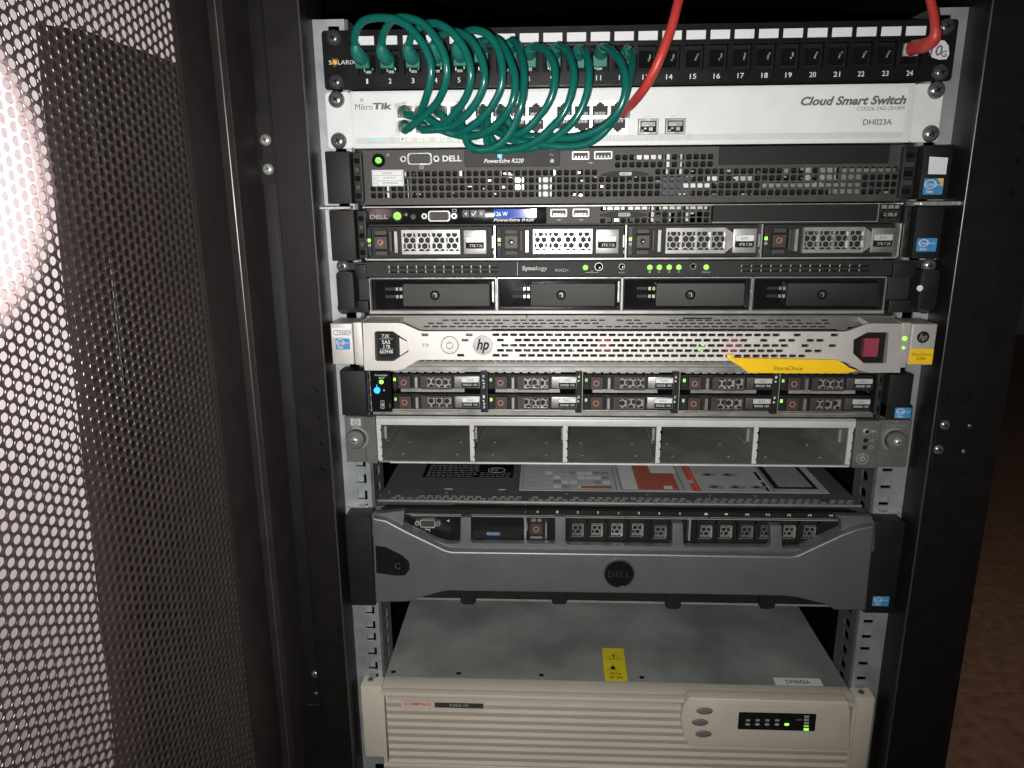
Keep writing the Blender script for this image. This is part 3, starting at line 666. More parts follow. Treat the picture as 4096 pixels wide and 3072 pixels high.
for x in (-214.6, -107.9, -1.9, 105.9, 213.6):
    b = MB(); b.box(x-.7, x+.7, -10, 24, -175.6, -149, 'bright_metal' if x > -200 else 'dull_metal')
    if abs(x) < 110: b.box(x-2.4, x-.9, -9, -6, -167, -157, 'satin_metal'); b.box(x-1.6, x-.8, -9.6, -6, -172, -169, 'satin_metal')
    b.build('bay_divider', s4, bevel=.2)
def big_tray(parent, x, text1, text2, idx):
    tr = MB(); tr.box(x+1, x+104.6, -6, 20, -175, -149.6, 'black_plastic'); tray = tr.build('drive_tray', parent, bevel=.3)
    b = MB(); b.box(x+1.6, x+5, -9, -6.1, -173, -150.5, 'server_dark' if idx != 2 else 'server_face'); b.build('light_pipe', tray, bevel=.2)
    b = MB(); b.box(x+2.3, x+4.5, -9.5, -9.05, -161.7, -159.1, 'led_green'); b.build('activity_light', tray)
    b = MB(); b.box(x+2.3, x+4.5, -9.4, -9.05, -165.4, -163.2, 'dim_print'); b.build('fault_light', tray)
    b = MB(); b.box(x+8.0, x+18.6, -11.5, -6.1, -167.4, -157.2, 'brown_button'); b.box(x+8.2, x+18.4, -10.4, -6.1, -156, -152.4, 'server_face'); b.box(x+8.2, x+18.4, -10.4, -6.1, -172.6, -169, 'server_face')
    b.box(x+8, x+18.6, -11, -6.1, -157, -156.2, 'black_gloss'); b.box(x+8, x+18.6, -11, -6.1, -168.8, -168, 'black_gloss')
    bb = b.build('release_button', tray, bevel=.3)
    b = MB(); b.ring(x+13.1, -162, 1.5, 2.4, -12, -11.5, 'copper_ring' if idx in (0, 3) else 'server_dark'); b.disc(x+13.1, -162, 1.5, -11.7, -11.45, 'deep_black'); b.disc(x+13.5, -162.3, .55, -12, -11.7, 'bright_metal', 8); b.build('button_ring', bb)
    b = MB(); b.box(x+20.4, x+22.6, -11.5, -6.1, -169.5, -153, 'server_face'); b.box(x+24.6, x+27.6, -13, -6.1, -170.5, -152.8, 'satin_metal'); b.build('handle_post', tray, bevel=.3)
    # silver handle with honeycomb windows
    hx0, hx1 = x+31, x+78.6
    wins = [(hx0+1.2+11.7*i, hx0+1.2+11.7*i+10.2) for i in range(4)]
    b = MB(); b.plate([(hx0, -152), (hx1, -152), (hx1, -171.4), (hx0, -171.4)] if idx < 2 else [(hx0, -151.6), (hx1-1, -151.6), (hx1+5.5, -156), (hx1+5.5, -166.5), (hx1-1, -171.6), (hx0, -171.6)],
        [rrect(a, c, -169, -154.6, .8, 2) for a, c in wins], -14, -9, 'satin_metal')
    h_ = b.build('handle', tray, bevel=.35)
    b = MB()
    for i, (a, c) in enumerate(wins): honey(b, a-.3, c+.3, -169.3, -154.3, -12.4, 'bright_metal' if idx < 3 else 'satin_metal', p=5.3, r=2.55, dx=.6*i, dz=.5)
    b.build('honeycomb', h_)
    if idx >= 2: 
        b = MB(); b.box(hx1-1, hx1+.2, -15, -9, -170, -153, 'dull_metal'); b.build('handle_tip', h_, bevel=.3)
    lx0 = x+81.4 if idx < 2 else x+84.5
    b = MB(); b.box(lx0, lx0+18.4, -12.5, -6.1, -171.6, -152.4, 'satin_metal' if idx < 3 else 'dull_metal'); le = b.build('tray_end', tray, bevel=.6, seg=2)
    b = MB(); b.prism(rrect(lx0+1.6, lx0+16.4, -167.2, -157.4, 1), -12.75, -12.55, 'deep_black'); b.prism(rrect(lx0+1.8, lx0+16.2, -162.2, -157.6, .8), -12.9, -12.76, 'white_label' if idx < 3 else 'pale_print')
    if text1: b.text(text1, lx0+6.2, lx0+11.6, -160, 2.2, -13, 'grey_print')
    b.text(text2, lx0+4.8, lx0+15.4, -164.8, 2.2, -12.9, 'white_print' if idx < 3 else 'pale_print'); b.build('drive_label', le)
for i, (x, a, c) in enumerate(((-214.3, '', '3TB 7.2k'), (-107.6, '', '3TB 7.2k'), (-1.6, 'SAS', '4TB 7.2K'), (106.2, 'SAS', '2TB 7.2K'))): big_tray(s4, x, a, c, i)
latch(s4, -1, -239.8, -219.8, -176, -136, -20, -212); lt = latch(s4, 1, 220.2, 240.6, -176, -136, -20, 214.8)
chip_sticker(lt, 222.4, 237.6, -170.5, -160.2, -20.15)
b = MB(); b.box(-246, -221, -24, -16, -135.2, -133, 'bright_metal'); b.build('slide_tip', s4, bevel=.5); 
b = MB(); b.box(219, 250, -26, -2, -135.4, -132.4, 'bright_metal'); b.build('slide_tip', s4, bevel=.5)
b = MB(); b.box(-257, -240, 2, 8, -135.5, -132.8, 'bright_metal'); b.build('slide_tip', s4, bevel=.5)

# ------------------------------------------------------------------ 5. four-bay network storage
ns = thing('network_storage', 'black four-bay network storage unit with a row of green lights along its top strip', 'network storage', (0, 0, -221.8))
b = MB(); b.box(-215, 210.5, 10, 330, -221.6, -178, 'nas_black'); b.box(-214.5, 210, -6, 10, -221.4, -218.6, 'satin_metal'); b.box(-213.5, 209, -3, 10, -218.6, -190, 'deep_black'); b.build('chassis', ns)
hl = []
for x0, n, st in ((-194.8, 12, 7.55), (92, 13, 7.75)):
    for z in (-182.0, -185.6):
        for i in range(n): hl.append(rect(x0+i*st, x0+i*st+st-1.1, z-1.0, z+1.0))
b = MB(); b.plate(rect(-214, 210, -189.8, -177.9), hl, -10.6, -9, 'nas_black'); b.box(-89.7, -89.3, -10.75, -10.6, -189.6, -178.1, 'pale_print')
b.box(-195, -105, -8.6, -8.4, -184.3, -183.2, 'dull_metal'); b.box(92, 191, -8.6, -8.4, -184.3, -183.2, 'dull_metal')
for i in range(13): x = 92+i*7.75-.9; b.box(x, x+.8, -10.8, -10.6, -183, -181, 'dim_print'); b.box(x, x+.8, -10.8, -10.6, -186.6, -184.8, 'dim_print')
for i in range(12): x = -194.8+i*7.55-.9; b.box(x, x+.9, -10.8, -10.6, -183.2, -180.8, 'pale_print'); b.box(x, x+.9, -10.8, -10.6, -186.8, -184.6, 'dim_print')
b.build('top_strip', ns)
b = MB(); b.text('Syno', -85.6, -74.6, -183.7, 4.5, -10.8, 'pale_print', bold=.03); b.text('logy', -74.2, -65.2, -183.7, 4.5, -10.8, 'pale_print'); b.text('RS422+', -58.5, -47.6, -185, 2.3, -10.8, 'dim_print')
b.text('ALERT', -7.4, -1.4, -187, 1.1, -10.8, 'dim_print'); b.text('STATUS', 59.6, 66.6, -187, 1.2, -10.8, 'pale_print')
for i, x in enumerate((18, 25.7, 33.6, 41.3)): b.text(str(i+1), x-.7, x+.7, -186.6, 1.4, -10.8, 'pale_print')
b.box(-34, -30, -10.8, -10.7, -187, -186.7, 'pale_print'); b.ring(-28.8, -186.6, .7, 1.0, -10.8, -10.7, 'pale_print', 10); b.box(-27.4, -23.4, -10.8, -10.7, -187, -186.7, 'pale_print'); b.build('lettering', ns)
for x in (-34, 18, 25.7, 33.6, 41.3, 63.2):
    b = MB(); b.lathe(x, -182.9, [(.5, -12.4), (1.4, -12), (2.0, -11.2), (2.1, -10.6)], 'led_green', 14); b.build('status_light', ns)
for x, r in ((-23.3, 2.9), (-4.6, 2.1), (52.7, 2.1)):
    b = MB(); b.lathe(x, -182.2, [(r*.4, -11.6), (r*.7, -11.8), (r, -11.2), (r, -10.6)], 'black_gloss', 18); b.ring(x, -182.2, r*.95, r*1.15, -11.2, -10.6, 'dull_metal'); b.build('push_button', ns)
for i, (x0, x1) in enumerate(((-212.2, -107.4), (-106, -4.4), (-3.4, 100.4), (101.8, 206.9))):  # fourth bay takes darker materials, its weaker light put into the colour
    b = MB(); b.plate(rrect(x0, x1, -218.2, -191.4, 1.5), [rrect(x0+1.4, x1-1.4, -216.9, -192.6, 1.2)], -10, -3, 'nas_black'); b.box(x0+1, x1-1, -4, -2.9, -217.4, -192, 'black_gloss'); tray = b.build('drive_tray', ns, bevel=.25)
    b = MB(); m_ = 'bright_metal' if i < 3 else 'satin_metal'
    b.box(x0, x1, -10.5, -9.4, -191.6, -190.9, m_); b.box(x0+.2, x1-.2, -10.5, -9.4, -218.9, -218.2, 'satin_metal'); b.box(x1-.3, x1+.5, -10.5, -9.4, -218.2, -191.6, m_); b.box(x0-.5, x0+.2, -10.5, -9.4, -218.2, -191.6, 'dull_metal')
    if i < 2: b.box(x1-3.0, x1-1.6, -11, -9.5, -211, -194, 'bright_metal')
    b.build('tray_trim', tray)
    hx0, hx1 = x0+27.4, x1-5.2 if i < 3 else x1-6
    b = MB(); b.prism(rrect(hx0, hx1, -214.4, -196, 1.2), -10.8, -4, 'nas_handle' if i < 3 else 'nas_black'); h_ = b.build('tray_handle', tray, bevel=.5, seg=2)
    cx = (-158, -53.6, 51.6, 157.2)[i]
    b = MB(); b.ring(cx, -205.2, 2.9, 4.1, -11.5, -10.8, 'black_gloss'); b.disc(cx, -205.2, 2.9, -11.1, -10.8, 'black_plastic'); b.ring(cx, -205.2, 1.2, 1.8, -11.4, -11.1, 'dull_metal', 12, 40, 150); b.box(cx+.6, cx+1.3, -11.4, -11.1, -206.8, -204.5, 'dull_metal'); b.box(cx-.2, cx+.2, -11, -10.8, -212.4, -210.6, 'deep_black'); b.build('tray_lock', h_)
    b = MB()
    for zz in (-200.3, -206.6):
        b.box(x0+12, x0+20.5, -8, -7, zz-1.2, zz+1.2, 'server_dark'); b.box(x0+21.2, x0+23.2, -9, -8, zz-1.3, zz+1.3, 'bright_metal' if i < 3 else 'satin_metal'); b.box(x0+24.4, x0+26.6, -9, -8, zz-1.3, zz+1.3, 'bright_metal' if i != 2 or zz < -203 else 'gold')
    b.build('light_bar', tray)
for sx, xo, xi in ((-1, -237.5, -214.6), (1, 243, 211.5)):
    b = MB()
    b.box(xo, xi, -3.5, -1, -221, -178.5, 'nas_black')
    x1_ = xo-sx*.5; b.prism(rrect(x1_, x1_-sx*14, -216, -184.5, 3), -22, -3.6, 'black_plastic')
    b.box(x1_-sx*13, xi, -10, -3.6, -192, -180, 'black_plastic'); b.box(x1_-sx*13, xi, -10, -3.6, -220, -210, 'black_plastic')
    b.build('rack_handle', ns, bevel=.9, seg=2)
    screw(ns, -235.2 if sx < 0 else 236.6, -181.6, -4 if sx < 0 else -14, 5.6, 4.2, 'screw_metal'); screw(ns, -237 if sx < 0 else 243, -216.5, -3.6, 5.6, 4.2, 'screw_black')
b = MB(); b.disc(228.2, -198.8, 2.4, -22.4, -22, 'white_label', 16); b.build('paper_dot', ns)

# ------------------------------------------------------------------ 6. silver backup appliance
ba = thing('backup_appliance', 'silver backup appliance with slotted bezel and a yellow hanging tag', 'backup appliance', (0, 0, -266.4))
b = MB(); hl = []
for z, off in ((-225.6, 0), (-228.2, 3.6), (-231, 0)):
    x = -152+off if z > -227 else -168+off
    while x < 160:
        if random.random() > .18: hl.append(rect(x, x+5.2, z-.55, z+.55))
        x += 7.2
for z in (-256.6, -260.2):
    x = -186
    while x < 180: hl.append(rect(x, x+4.6, z-.5, z+.5)); x += 6.4
b.plate(rect(-214, 213, -265.6, -222.6), hl, -14, -13, 'bezel_dark'); b.box(-214, 213, -13, -12, -265, -223, 'deep_black'); b.box(-82.2, -81.4, -14.2, -13.9, -224, -221, 'deep_black')
b.box(-190, 200, -14.6, -14.05, -264.3, -262.9, 'satin_metal')
for x in (-108, 0, 108): b.box(x-.4, x+.4, -14.7, -14.1, -262.5, -256, 'satin_metal')
for x0, x1 in ((-165, -112), (-100, -40), (-30, 28), (40, 74)): b.prism([(x0, -254), (x1, -254), (x1-4, -259), (x0+4, -259)], -14.8, -14.1, 'black_plastic')
b.box(46, 70, -14.3, -14.05, -224.6, -223.4, 'deep_black'); b.box(-216, 216, -12, 500, -265.8, -222.4, 'dull_metal')
b.build('chassis', ba)
YB = -38
out = [(-213, -223.9), (-184, -223.9), (-180, -224.6), (-168, -230.2), (-165, -230.7), (166, -230.7), (169.5, -230.4), (183, -225), (187, -224.2), (210.5, -224.4), (213.6, -263.5), (190, -263.6), (182, -261.8), (172, -256), (168, -254.6), (-166, -254), (-170, -254.8), (-182, -261.8), (-187, -263), (-213.8, -263)]
win1 = [(-202.6, -230.6), (-189, -230.6), (-177.8, -238.2), (-177, -247.4), (-189.8, -255.3), (-203.2, -255.3), (-204.6, -254), (-204, -231.8)]
win2 = [(184.8, -231.2), (200, -231.2), (201.2, -232.2), (202, -254.8), (200.6, -256), (184.6, -256), (175.6, -248), (174.8, -237)]
hl = [win1, win2]
c5 = lambda u: -143.2+(u-868)*.1276
c6 = lambda u: 117.6+(u-978)*.1219
rz = [-233.4, -237.7, -241.9, -246.1, -250.2]
def slot(x, z): hl.append(rrect(x-2.85, x+2.85, z-1.15, z+1.15, .5, 1))
A = [c5(1160)+7.12*i for i in range(60)]; Bx = [a+3.56 for a in A]
for x in A:
    if x < c6(1000): slot(x, rz[0])
    if c5(1200) < x < c6(1045): slot(x, rz[2])
    if x < c6(1150) and not c5(1240) < x < c5(1310): slot(x, rz[4])
for x in Bx:
    if x < c6(780) and not c5(1215) < x < c5(1280): slot(x, rz[1])
    if x < c6(1010): slot(x, rz[3])
for u, r_ in ((1090, 0), (1325, 0), (880, 1), (998, 1), (1056, 1), (1176, 1), (1237, 1), (1145, 2), (1318, 2), (1170, 3), (1230, 3)): slot(c6(u), rz[r_])
for u, r_ in ((713, 0), (992, 0), (965, 1), (935, 4)): slot(c5(u), rz[r_])
b = MB(); b.plate(out, hl, YB, YB+3, 'bezel_silver')
b.prismx([(YB+3, -224), (YB+3, -230), (-14, -226), (-14, -222.9)], -212.6, -184, 'bezel_silver')
b.prismx([(YB+3, -224.6), (YB+3, -230), (-14, -226), (-14, -222.9)], 187, 210, 'bezel_silver')
b.box(-213, -205, YB+3, -14, -263, -226, 'bezel_silver'); b.box(203, 213, YB+3, -14, -263, -226, 'bezel_silver')
b.build('bezel', ba, smooth=False)
b = MB(); b.box(-205, -176, -30, -28, -257, -229, 'black_plastic'); b.prism([(-184.6, -236.5), (-178.4, -240), (-178, -247), (-184.8, -251.5)], -34.5, -30, 'bezel_silver'); b.box(-203, -189, -31, -30, -254, -232, 'deep_black')
for t, z, x0, x1, h in (('7.2K', -235.8, -199.6, -193.4, 2.9), ('SAS', -240.9, -199.8, -193, 3.1), ('2 TB', -244.6, -199.2, -193.4, 2.6), ('653948', -248.9, -202, -191.2, 2.9)): b.text(t, x0, x1, z, h, -31.2, 'white_print', bold=.01)
b.box(-202, -190.6, -31.2, -31.05, -238.3, -238, 'pale_print'); b.box(-202, -190.6, -31.2, -31.05, -246.8, -246.5, 'pale_print'); b.build('drive_window', ba)
b = MB(); b.box(173, 203, -30, -28, -258, -229, 'deep_black'); b.box(184.6, 196.6, -34, -30, -251.8, -236.4, 'maroon'); b.build('drive_window', ba, bevel=.3)
b = MB()
for i in range(40): x = random.uniform(-100, 160); b.box(x, x+random.uniform(2, 9), -30, -28, random.choice(rz)-.6, random.choice(rz)+.9, random.choice(['server_dark', 'black_plastic', 'server_face']))
for x0, x1 in ((-24, -14), (78, 90)): b.box(x0, x1, -30.5, -29, -251, -236, 'maroon')
for u in (1230, 2075): 
    for t, z in (('SAS', rz[2]), ('2 TB', rz[3]), ('653948', rz[4])): b.text(t, c5(u)-3, c5(u)+4, z, 1.8, -32.4, 'pale_print')
b.disc(c5(1650), rz[3], 1.4, -33, -31, 'led_dimgreen', 10); b.disc(c6(500), rz[2]+.3, 1.8, -33, -31, 'led_dimgreen', 10); b.disc(c6(485), rz[3], 1.8, -33, -31, 'led_dimgreen', 10); b.box(-110, 165, -28, -27, -253, -231, 'deep_black')
b.build('inner_drives', ba)
b = MB(); b.lathe(-143.2, -241.7, [(5.2, YB-1.6), (6.6, YB-1.6), (7.4, YB-.8), (7.4, YB)], 'bezel_silver'); b.ring(-143.2, -241.7, 2.0, 3.2, YB-2.6, YB-1.6, 'bright_metal'); b.ring(-143.2, -241.7, 5.2, 5.5, YB-1.8, YB-1.55, 'dull_metal'); b.box(-143.9, -142.5, YB-2.8, YB-1.6, -240.6, -238.2, 'dull_metal'); b.box(-147, -146, YB-2, YB-1.6, -242, -241.4, 'grey_print'); b.build('key_lock', ba, bevel=.15)
b = MB(); b.ring(-116.4, -241.8, 7.2, 8.2, YB-1.4, YB, 'satin_metal', 32); b.disc(-116.4, -241.8, 7.2, YB-.8, YB, 'dull_metal', 32); b.text('hp', -121.6, -111.4, -242.4, 12, YB-1, 'deep_black', shear=.3, bold=.025); b.build('maker_badge', ba)
b = MB(); b.box(-165.3, -160.6, YB-.5, YB, -242.9, -240.6, 'satin_metal'); b.box(-163.7, -162.3, YB-.7, YB-.4, -242.6, -240.9, 'white_label'); b.build('model_chip', ba)
tagp = [(77, -248.2), (81.6, -248.2), (81.8, -251), (162, -252.6), (167.6, -255.2), (172, -258.6), (179.6, -261.4), (167.4, -263.4), (94.5, -263.4), (86, -257), (78.6, -253), (77, -251)]
b = MB(); b.prism(tagp, YB-4, YB-.4, 'yellow_tag'); yt = b.build('hanging_tag', ba, bevel=.5, seg=2)
b = MB(); b.text('StoreOnce', 113.4, 136.4, -259.2, 3.5, YB-4.2, 'olive_print', shear=.12, bold=.02); b.build('lettering', yt)
b = MB(); b.box(-239.6, -222, YB, -9, -258.2, -224.3, 'bezel_silver'); b.box(-221.6, -214.4, YB+1.5, -9, -259, -223.6, 'bezel_silver'); le = b.build('rack_handle', ba, bevel=1.0, seg=3)
b = MB(); b.box(-238.5, -222.4, YB-.3, YB-.05, -235.4, -227.8, 'white_label'); b.text('CZS00029', -237.4, -223.2, -231.8, 4.2, YB-.4, 'deep_black'); b.build('serial_label', le)
chip_sticker(le, -236.2, -224.4, -245.6, -236.6, YB-.1, 'red')
b = MB(); b.box(218.8, 237.6, YB, -9, -257.4, -224.6, 'bezel_silver'); b.box(211.2, 218.4, YB+1.5, -9, -260, -223.8, 'bezel_silver'); re = b.build('rack_handle', ba, bevel=1.0, seg=3)
b = MB(); b.disc(227.6, -235, 4.7, YB-.3, YB-.05, 'black_plastic', 28); b.text('hp', 224.6, 230.4, -235.4, 6.4, YB-.45, 'dim_print', shear=.3); b.build('maker_badge', re)
b = MB(); b.prism(rrect(219, 237, -256.4, -244.2, .9), YB-.35, YB-.05, 'yellow_tag'); b.text('StoreOnce', 220.6, 235.2, -248.6, 2.3, YB-.5, 'olive_print', bold=.01); b.text('2700', 224.4, 231.6, -252, 2.4, YB-.5, 'olive_print', bold=.02); b.build('model_sticker', re)
for z, r in ((-236.3, 1.7), (-243.8, 1.1)): b = MB(); b.disc(214.4, z, r, YB+.9, YB+1.4, 'led_green', 14); b.build('status_light', re)

# ------------------------------------------------------------------ 7. server with ten small drives
s7 = thing('rack_server', 'black server with ten small drives in two rows and a bright blue status light', 'server', (0, 0, -310.8))
b = MB(); b.box(-217, 212, 20, 480, -310.6, -267.2, 'server_dark'); b.box(-217, 212, -4, 20, -310.6, -305.6, 'dull_metal'); b.box(-217, 212, -4, 20, -272, -267.2, 'dull_metal')
for c in range(5):
    x0 = (-196, -114, -31, 52, 134)[c]; b.box(x0, x0+62, -7, -4, -307.6, -306.2, 'satin_metal'); b.box(x0+5, x0+60, -6.5, -4, -289.4, -286.4, 'satin_metal' if c in (1, 2, 4) else 'dull_metal')
    for i in range(9): b.box(x0+i*7, x0+i*7+4.6, -6, -4, -272.4, -270.6, random.choice(['satin_metal', 'dull_metal']))
b.build('chassis', s7)
b = MB(); b.box(-217.4, -199, -9, 2, -307, -270, 'black_gloss'); cs = b.build('control_strip', s7, bevel=.4)
b = MB(); b.box(-217.6, -216.6, -9.3, -8.9, -306.5, -270.5, 'dull_metal'); b.text('PowerEdge', -212.6, -201.6, -274.2, 1.9, -9.2, 'white_print', shear=.25); b.text('R620', -209.4, -204.4, -276.4, 1.6, -9.2, 'white_print', shear=.25); b.ring(-207, -300.5, .5, 2, -9.3, -9.05, 'pale_print', 4, 0, 360, sx=.5); b.plate(rrect(-209, -205.4, -304, -296.4, 1), [rrect(-208.3, -206, -303.2, -297.2, .8)], -9.5, -9.05, 'satin_metal'); b.build('lettering', cs)
b = MB(); b.disc(-207.2, -280, 1.9, -9.5, -9.05, 'led_green', 14); b.build('power_light', cs)
b = MB(); b.disc(-211.2, -287.4, 2.7, -10.2, -9.05, 'led_blue', 18); b.box(-211.5, -210.9, -9.5, -9.2, -290.5, -282.5, 'led_cyan'); b.build('status_light', cs)
b = MB(); b.disc(-205.2, -287.4, .8, -9.3, -9.05, 'pale_print', 8); b.box(-201.4, -200, -9.6, -9.05, -303, -299, 'server_face'); b.build('service_button', cs)
sx0 = (-198.6, -115.8, -34.6, 47.6, 129.6)
nums = (('0', '1'), ('2', '3'), ('4', '5'), ('6', '7'), ('8', '9'))
for c, x in enumerate((-119, -37.9, 43.6, 126.6)):
    b = MB(); b.box(x-2.7, x+2.7, -9.5, 20, -306.6, -270.6, 'black_plastic'); b.box(x+2.8, x+3.4, -10, 10, -306.6, -271, 'satin_metal' if c != 0 else 'server_face')
    for k_, z in ((0, -274.6), (1, -292.6)):
        t = (('0', '1'), ('4', '5'), ('6', '7'), ('8', '9'))[c][k_]; b.text(t, x-.9, x+.9, z, 2.5, -9.7, 'white_print', bold=.02)
        b.prism([(x-.9, z-2.6), (x-.9, z-4.8), (x+.9, z-3.7)], -9.8, -9.6, 'white_print')
        if c == 0: b.prism([(x+.9, z-5.2), (x+.9, z-7.2), (x-.9, z-6.2)], -9.8, -9.6, 'white_print'); b.text(('2', '3')[k_], x-.9, x+.9, z-9.2, 2.5, -9.7, 'white_print', bold=.02)
    b.build('bay_number_strip', s7)
def small_tray(parent, x, zc, idx):
    b = MB(); b.box(x+.6, x+77.2, -6, 15, zc-7, zc+6.2, 'black_plastic'); tray = b.build('drive_tray', parent, bevel=.25)
    b = MB(); b.box(x+1.6, x+4.4, -9, -6.1, zc-5.6, zc+5, 'server_dark'); b.build('light_pipe', tray)
    b = MB(); b.box(x+2.1, x+4.0, -9.4, -9.05, zc+.8, zc+3.4, 'led_dimgreen' if idx % 3 else 'led_green'); b.build('activity_light', tray)
    b = MB(); b.box(x+6.6, x+17.2, -12, -6.1, zc-5.6, zc+5.4, 'brown_button'); bb = b.build('release_button', tray, bevel=.4)
    b = MB(); b.ring(x+11.4, zc, 1.5, 2.5, -12.5, -12, 'copper_ring'); b.disc(x+11.4, zc, 1.5, -12.2, -11.9, 'deep_black'); b.disc(x+11.7, zc-.3, .4, -12.5, -12.2, 'bright_metal', 8); b.build('button_ring', bb)
    b = MB(); b.box(x+20.6, x+23.4, -12, -6.1, zc-5.6, zc+4.8, 'dull_metal'); b.build('handle_post', tray, bevel=.4)
    b = MB(); a0, a1 = x+26, x+52.6
    b.plate(rect(a0, a1, zc-6, zc+5.6), [rect(a0+5.4+7.1*i, a0+5.4+7.1*i+6, zc-4.4, zc+4.2) for i in range(3)], -12, -8, 'brown_button'); h_ = b.build('handle', tray, bevel=.3)
    b = MB()
    for i in range(3):
        q = a0+5.4+7.1*i
        m_ = 'bright_metal' if idx in (2, 3, 0, 1, 6) else 'satin_metal'
        honey(b, q-.2, q+6.2, zc-4.6, zc+4.4, -10.6, m_, p=5.6, r=2.5, th=.9, dx=random.uniform(0, 3), dz=random.uniform(0, 2))
    b.build('honeycomb', h_)
    b = MB(); b.box(x+54.6, x+76.4, -11, -6.1, zc-4.9, zc+5.2, 'dull_metal' if idx < 6 else 'server_face'); le = b.build('tray_end', tray, bevel=.8, seg=2)
    b = MB(); b.prism(rrect(x+60.8, x+75.6, zc-4, zc+4.6, .5), -11.3, -11.05, 'deep_black'); b.prism(rrect(x+61, x+75.4, zc+.3, zc+4.4, .4), -11.5, -11.3, 'white_label' if idx < 6 else 'pale_print')
    b.text('SAS', x+65.4, x+71, zc+2.3, 2.1, -11.6, 'grey_print'); b.text('300GB 15K', x+62, x+74.6, zc-1.8, 1.9, -11.5, 'white_print'); b.build('drive_label', le)
for c in range(5):
    for r_, zc in ((0, -279.8), (1, -297.4)): small_tray(s7, sx0[c], zc, 2*c+r_)
latch(s7, -1, -240, -218.4, -307, -267.8, -20, -217.5, 'rack_latch')
lt = latch(s7, 1, 214, 232.6, -306.5, -269, -22, 207.8)
b = MB(); b.box(214, 234.4, -23, -1, -306.6, -295, 'black_plastic'); b.build('latch_foot', lt, bevel=.5)
chip_sticker(lt, 220.6, 233.6, -305.6, -296.6, -23.1)

# ------------------------------------------------------------------ 8. empty five-bay shelf
sh = thing('disk_shelf', 'empty grey disk shelf with five open bays and no drives', 'disk shelf', (0, 0, -355.4))
b = MB(); x0, x1 = -214, 197
b.box(x0, x1, -4, 420, -355.2, -353.6, 'chassis_zinc'); b.box(x0, x1, -4, 420, -313, -311.8, 'chassis_zinc'); b.box(x0, x0+1.4, -4, 420, -353.6, -313, 'chassis_zinc'); b.box(x1-1.4, x1, -4, 420, -353.6, -313, 'chassis_zinc'); b.box(x0, x1, 330, 333, -353.6, -313, 'chassis_zinc')
b.build('casing', sh)
b = MB(); b.box(x0, x1, -8, -4.1, -319.2, -313.2, 'chassis_lip'); b.box(x0+10, x1-1, -7, -4.1, -355, -353.4, 'chassis_lip'); b.box(x0, x1, -7, 30, -313.1, -311.6, 'dull_metal'); b.build('front_lip', sh, bevel=.5, seg=2)
for i, x in enumerate((-212.2, -130.2, -48.8, 31.6, 114.4, 194)):
    b = MB(); b.box(x-.6, x+.6, -5, 325, -353.5, -319.3, 'chassis_zinc')
    pr = [(x-1.9, -352.4), (x+1.9, -352.4), (x+1.9, -349.5), (x+1.1, -349), (x+1.1, -347.6), (x+1.9, -347.2), (x+1.9, -341), (x+1.1, -340.5), (x+1.1, -339.4), (x+1.9, -339), (x+1.9, -334), (x+1.1, -333.5), (x+1.1, -332.2), (x+1.9, -331.7), (x+1.9, -325.6), (x+1.1, -325), (x+1.1, -323.6), (x+1.9, -323), (x+1.9, -319.3), (x-1.9, -319.3)]
    b.prism(pr, -7, -5.1, 'chassis_lip'); b.build('bay_divider', sh)
for i in range(5):
    b = MB()
    xa = (-212.2, -130.2, -48.8, 31.6, 114.4, 194)[i]; xb = (-212.2, -130.2, -48.8, 31.6, 114.4, 194)[i+1]
    for fx in (.2, .8):
        for yy in (14, 48): b = MB(); b.lid([(xa+(xb-xa)*fx+1.2*math.cos(t), yy+1.6*math.sin(t)) for t in [k_*math.pi/4 for k_ in range(8)]], -353.55, -353, 'bright_metal'); b.build('rivet', sh)
    for s_, xx in ((1, xa+.8), (-1, xb-.8)):
        b = MB(); b.box(xx, xx+s_*1.6, 8, 60, -331.5, -330.5, 'satin_metal'); b.box(xx, xx+s_*1.6, 20, 120, -343.5, -342.6, 'satin_metal'); b.box(xx, xx+s_*2.2, 10, 14, -338, -326, 'satin_metal')
        b.build('bay_guide', sh, bevel=.2)
b = MB(); b.box(-242.6, -225, -6, -1, -354.4, -331, 'ear_grey'); b.box(-242.6, -215, -5.5, -1, -336, -312.4, 'ear_grey'); b.box(-224, -214.4, -9, -1, -354.6, -311.8, 'ear_grey'); le = b.build('rack_ear', sh, bevel=.4)
b = MB(); b.box(-237, -228, -6.4, -6.05, -320.4, -314, 'pale_print'); b.ring(-232.4, -317.2, 2.1, 2.7, -6.6, -6.4, 'grey_print', 18); b.text('hp', -234, -230.8, -317.4, 3.3, -6.6, 'grey_print', shear=.3); b.build('maker_badge', le)
b = MB(); b.box(197.4, 217.6, -9, -1, -354.8, -312.4, 'ear_grey'); b.box(217.9, 243.6, -7, -1, -354.4, -312.2, 'ear_grey'); re = b.build('rack_ear', sh, bevel=.5)
b = MB(); b.text('HP', 229.6, 232.4, -313.8, 1.5, -7.2, 'dim_print'); b.text('StorageWorks', 222, 239, -317, 2.1, -7.2, 'dim_print'); b.text('MSA50', 225.6, 235, -320.2, 2.1, -7.2, 'dim_print')
b.box(209.6, 213.4, -9.3, -9.05, -322.4, -320.9, 'dim_print'); b.ring(211.6, -329.8, 1.3, 1.9, -9.3, -9.05, 'dim_print', 3, 90, 450); b.ring(211.6, -335.7, 1.1, 1.6, -9.3, -9.05, 'dim_print', 10, sx=1.3); b.build('lettering', re)
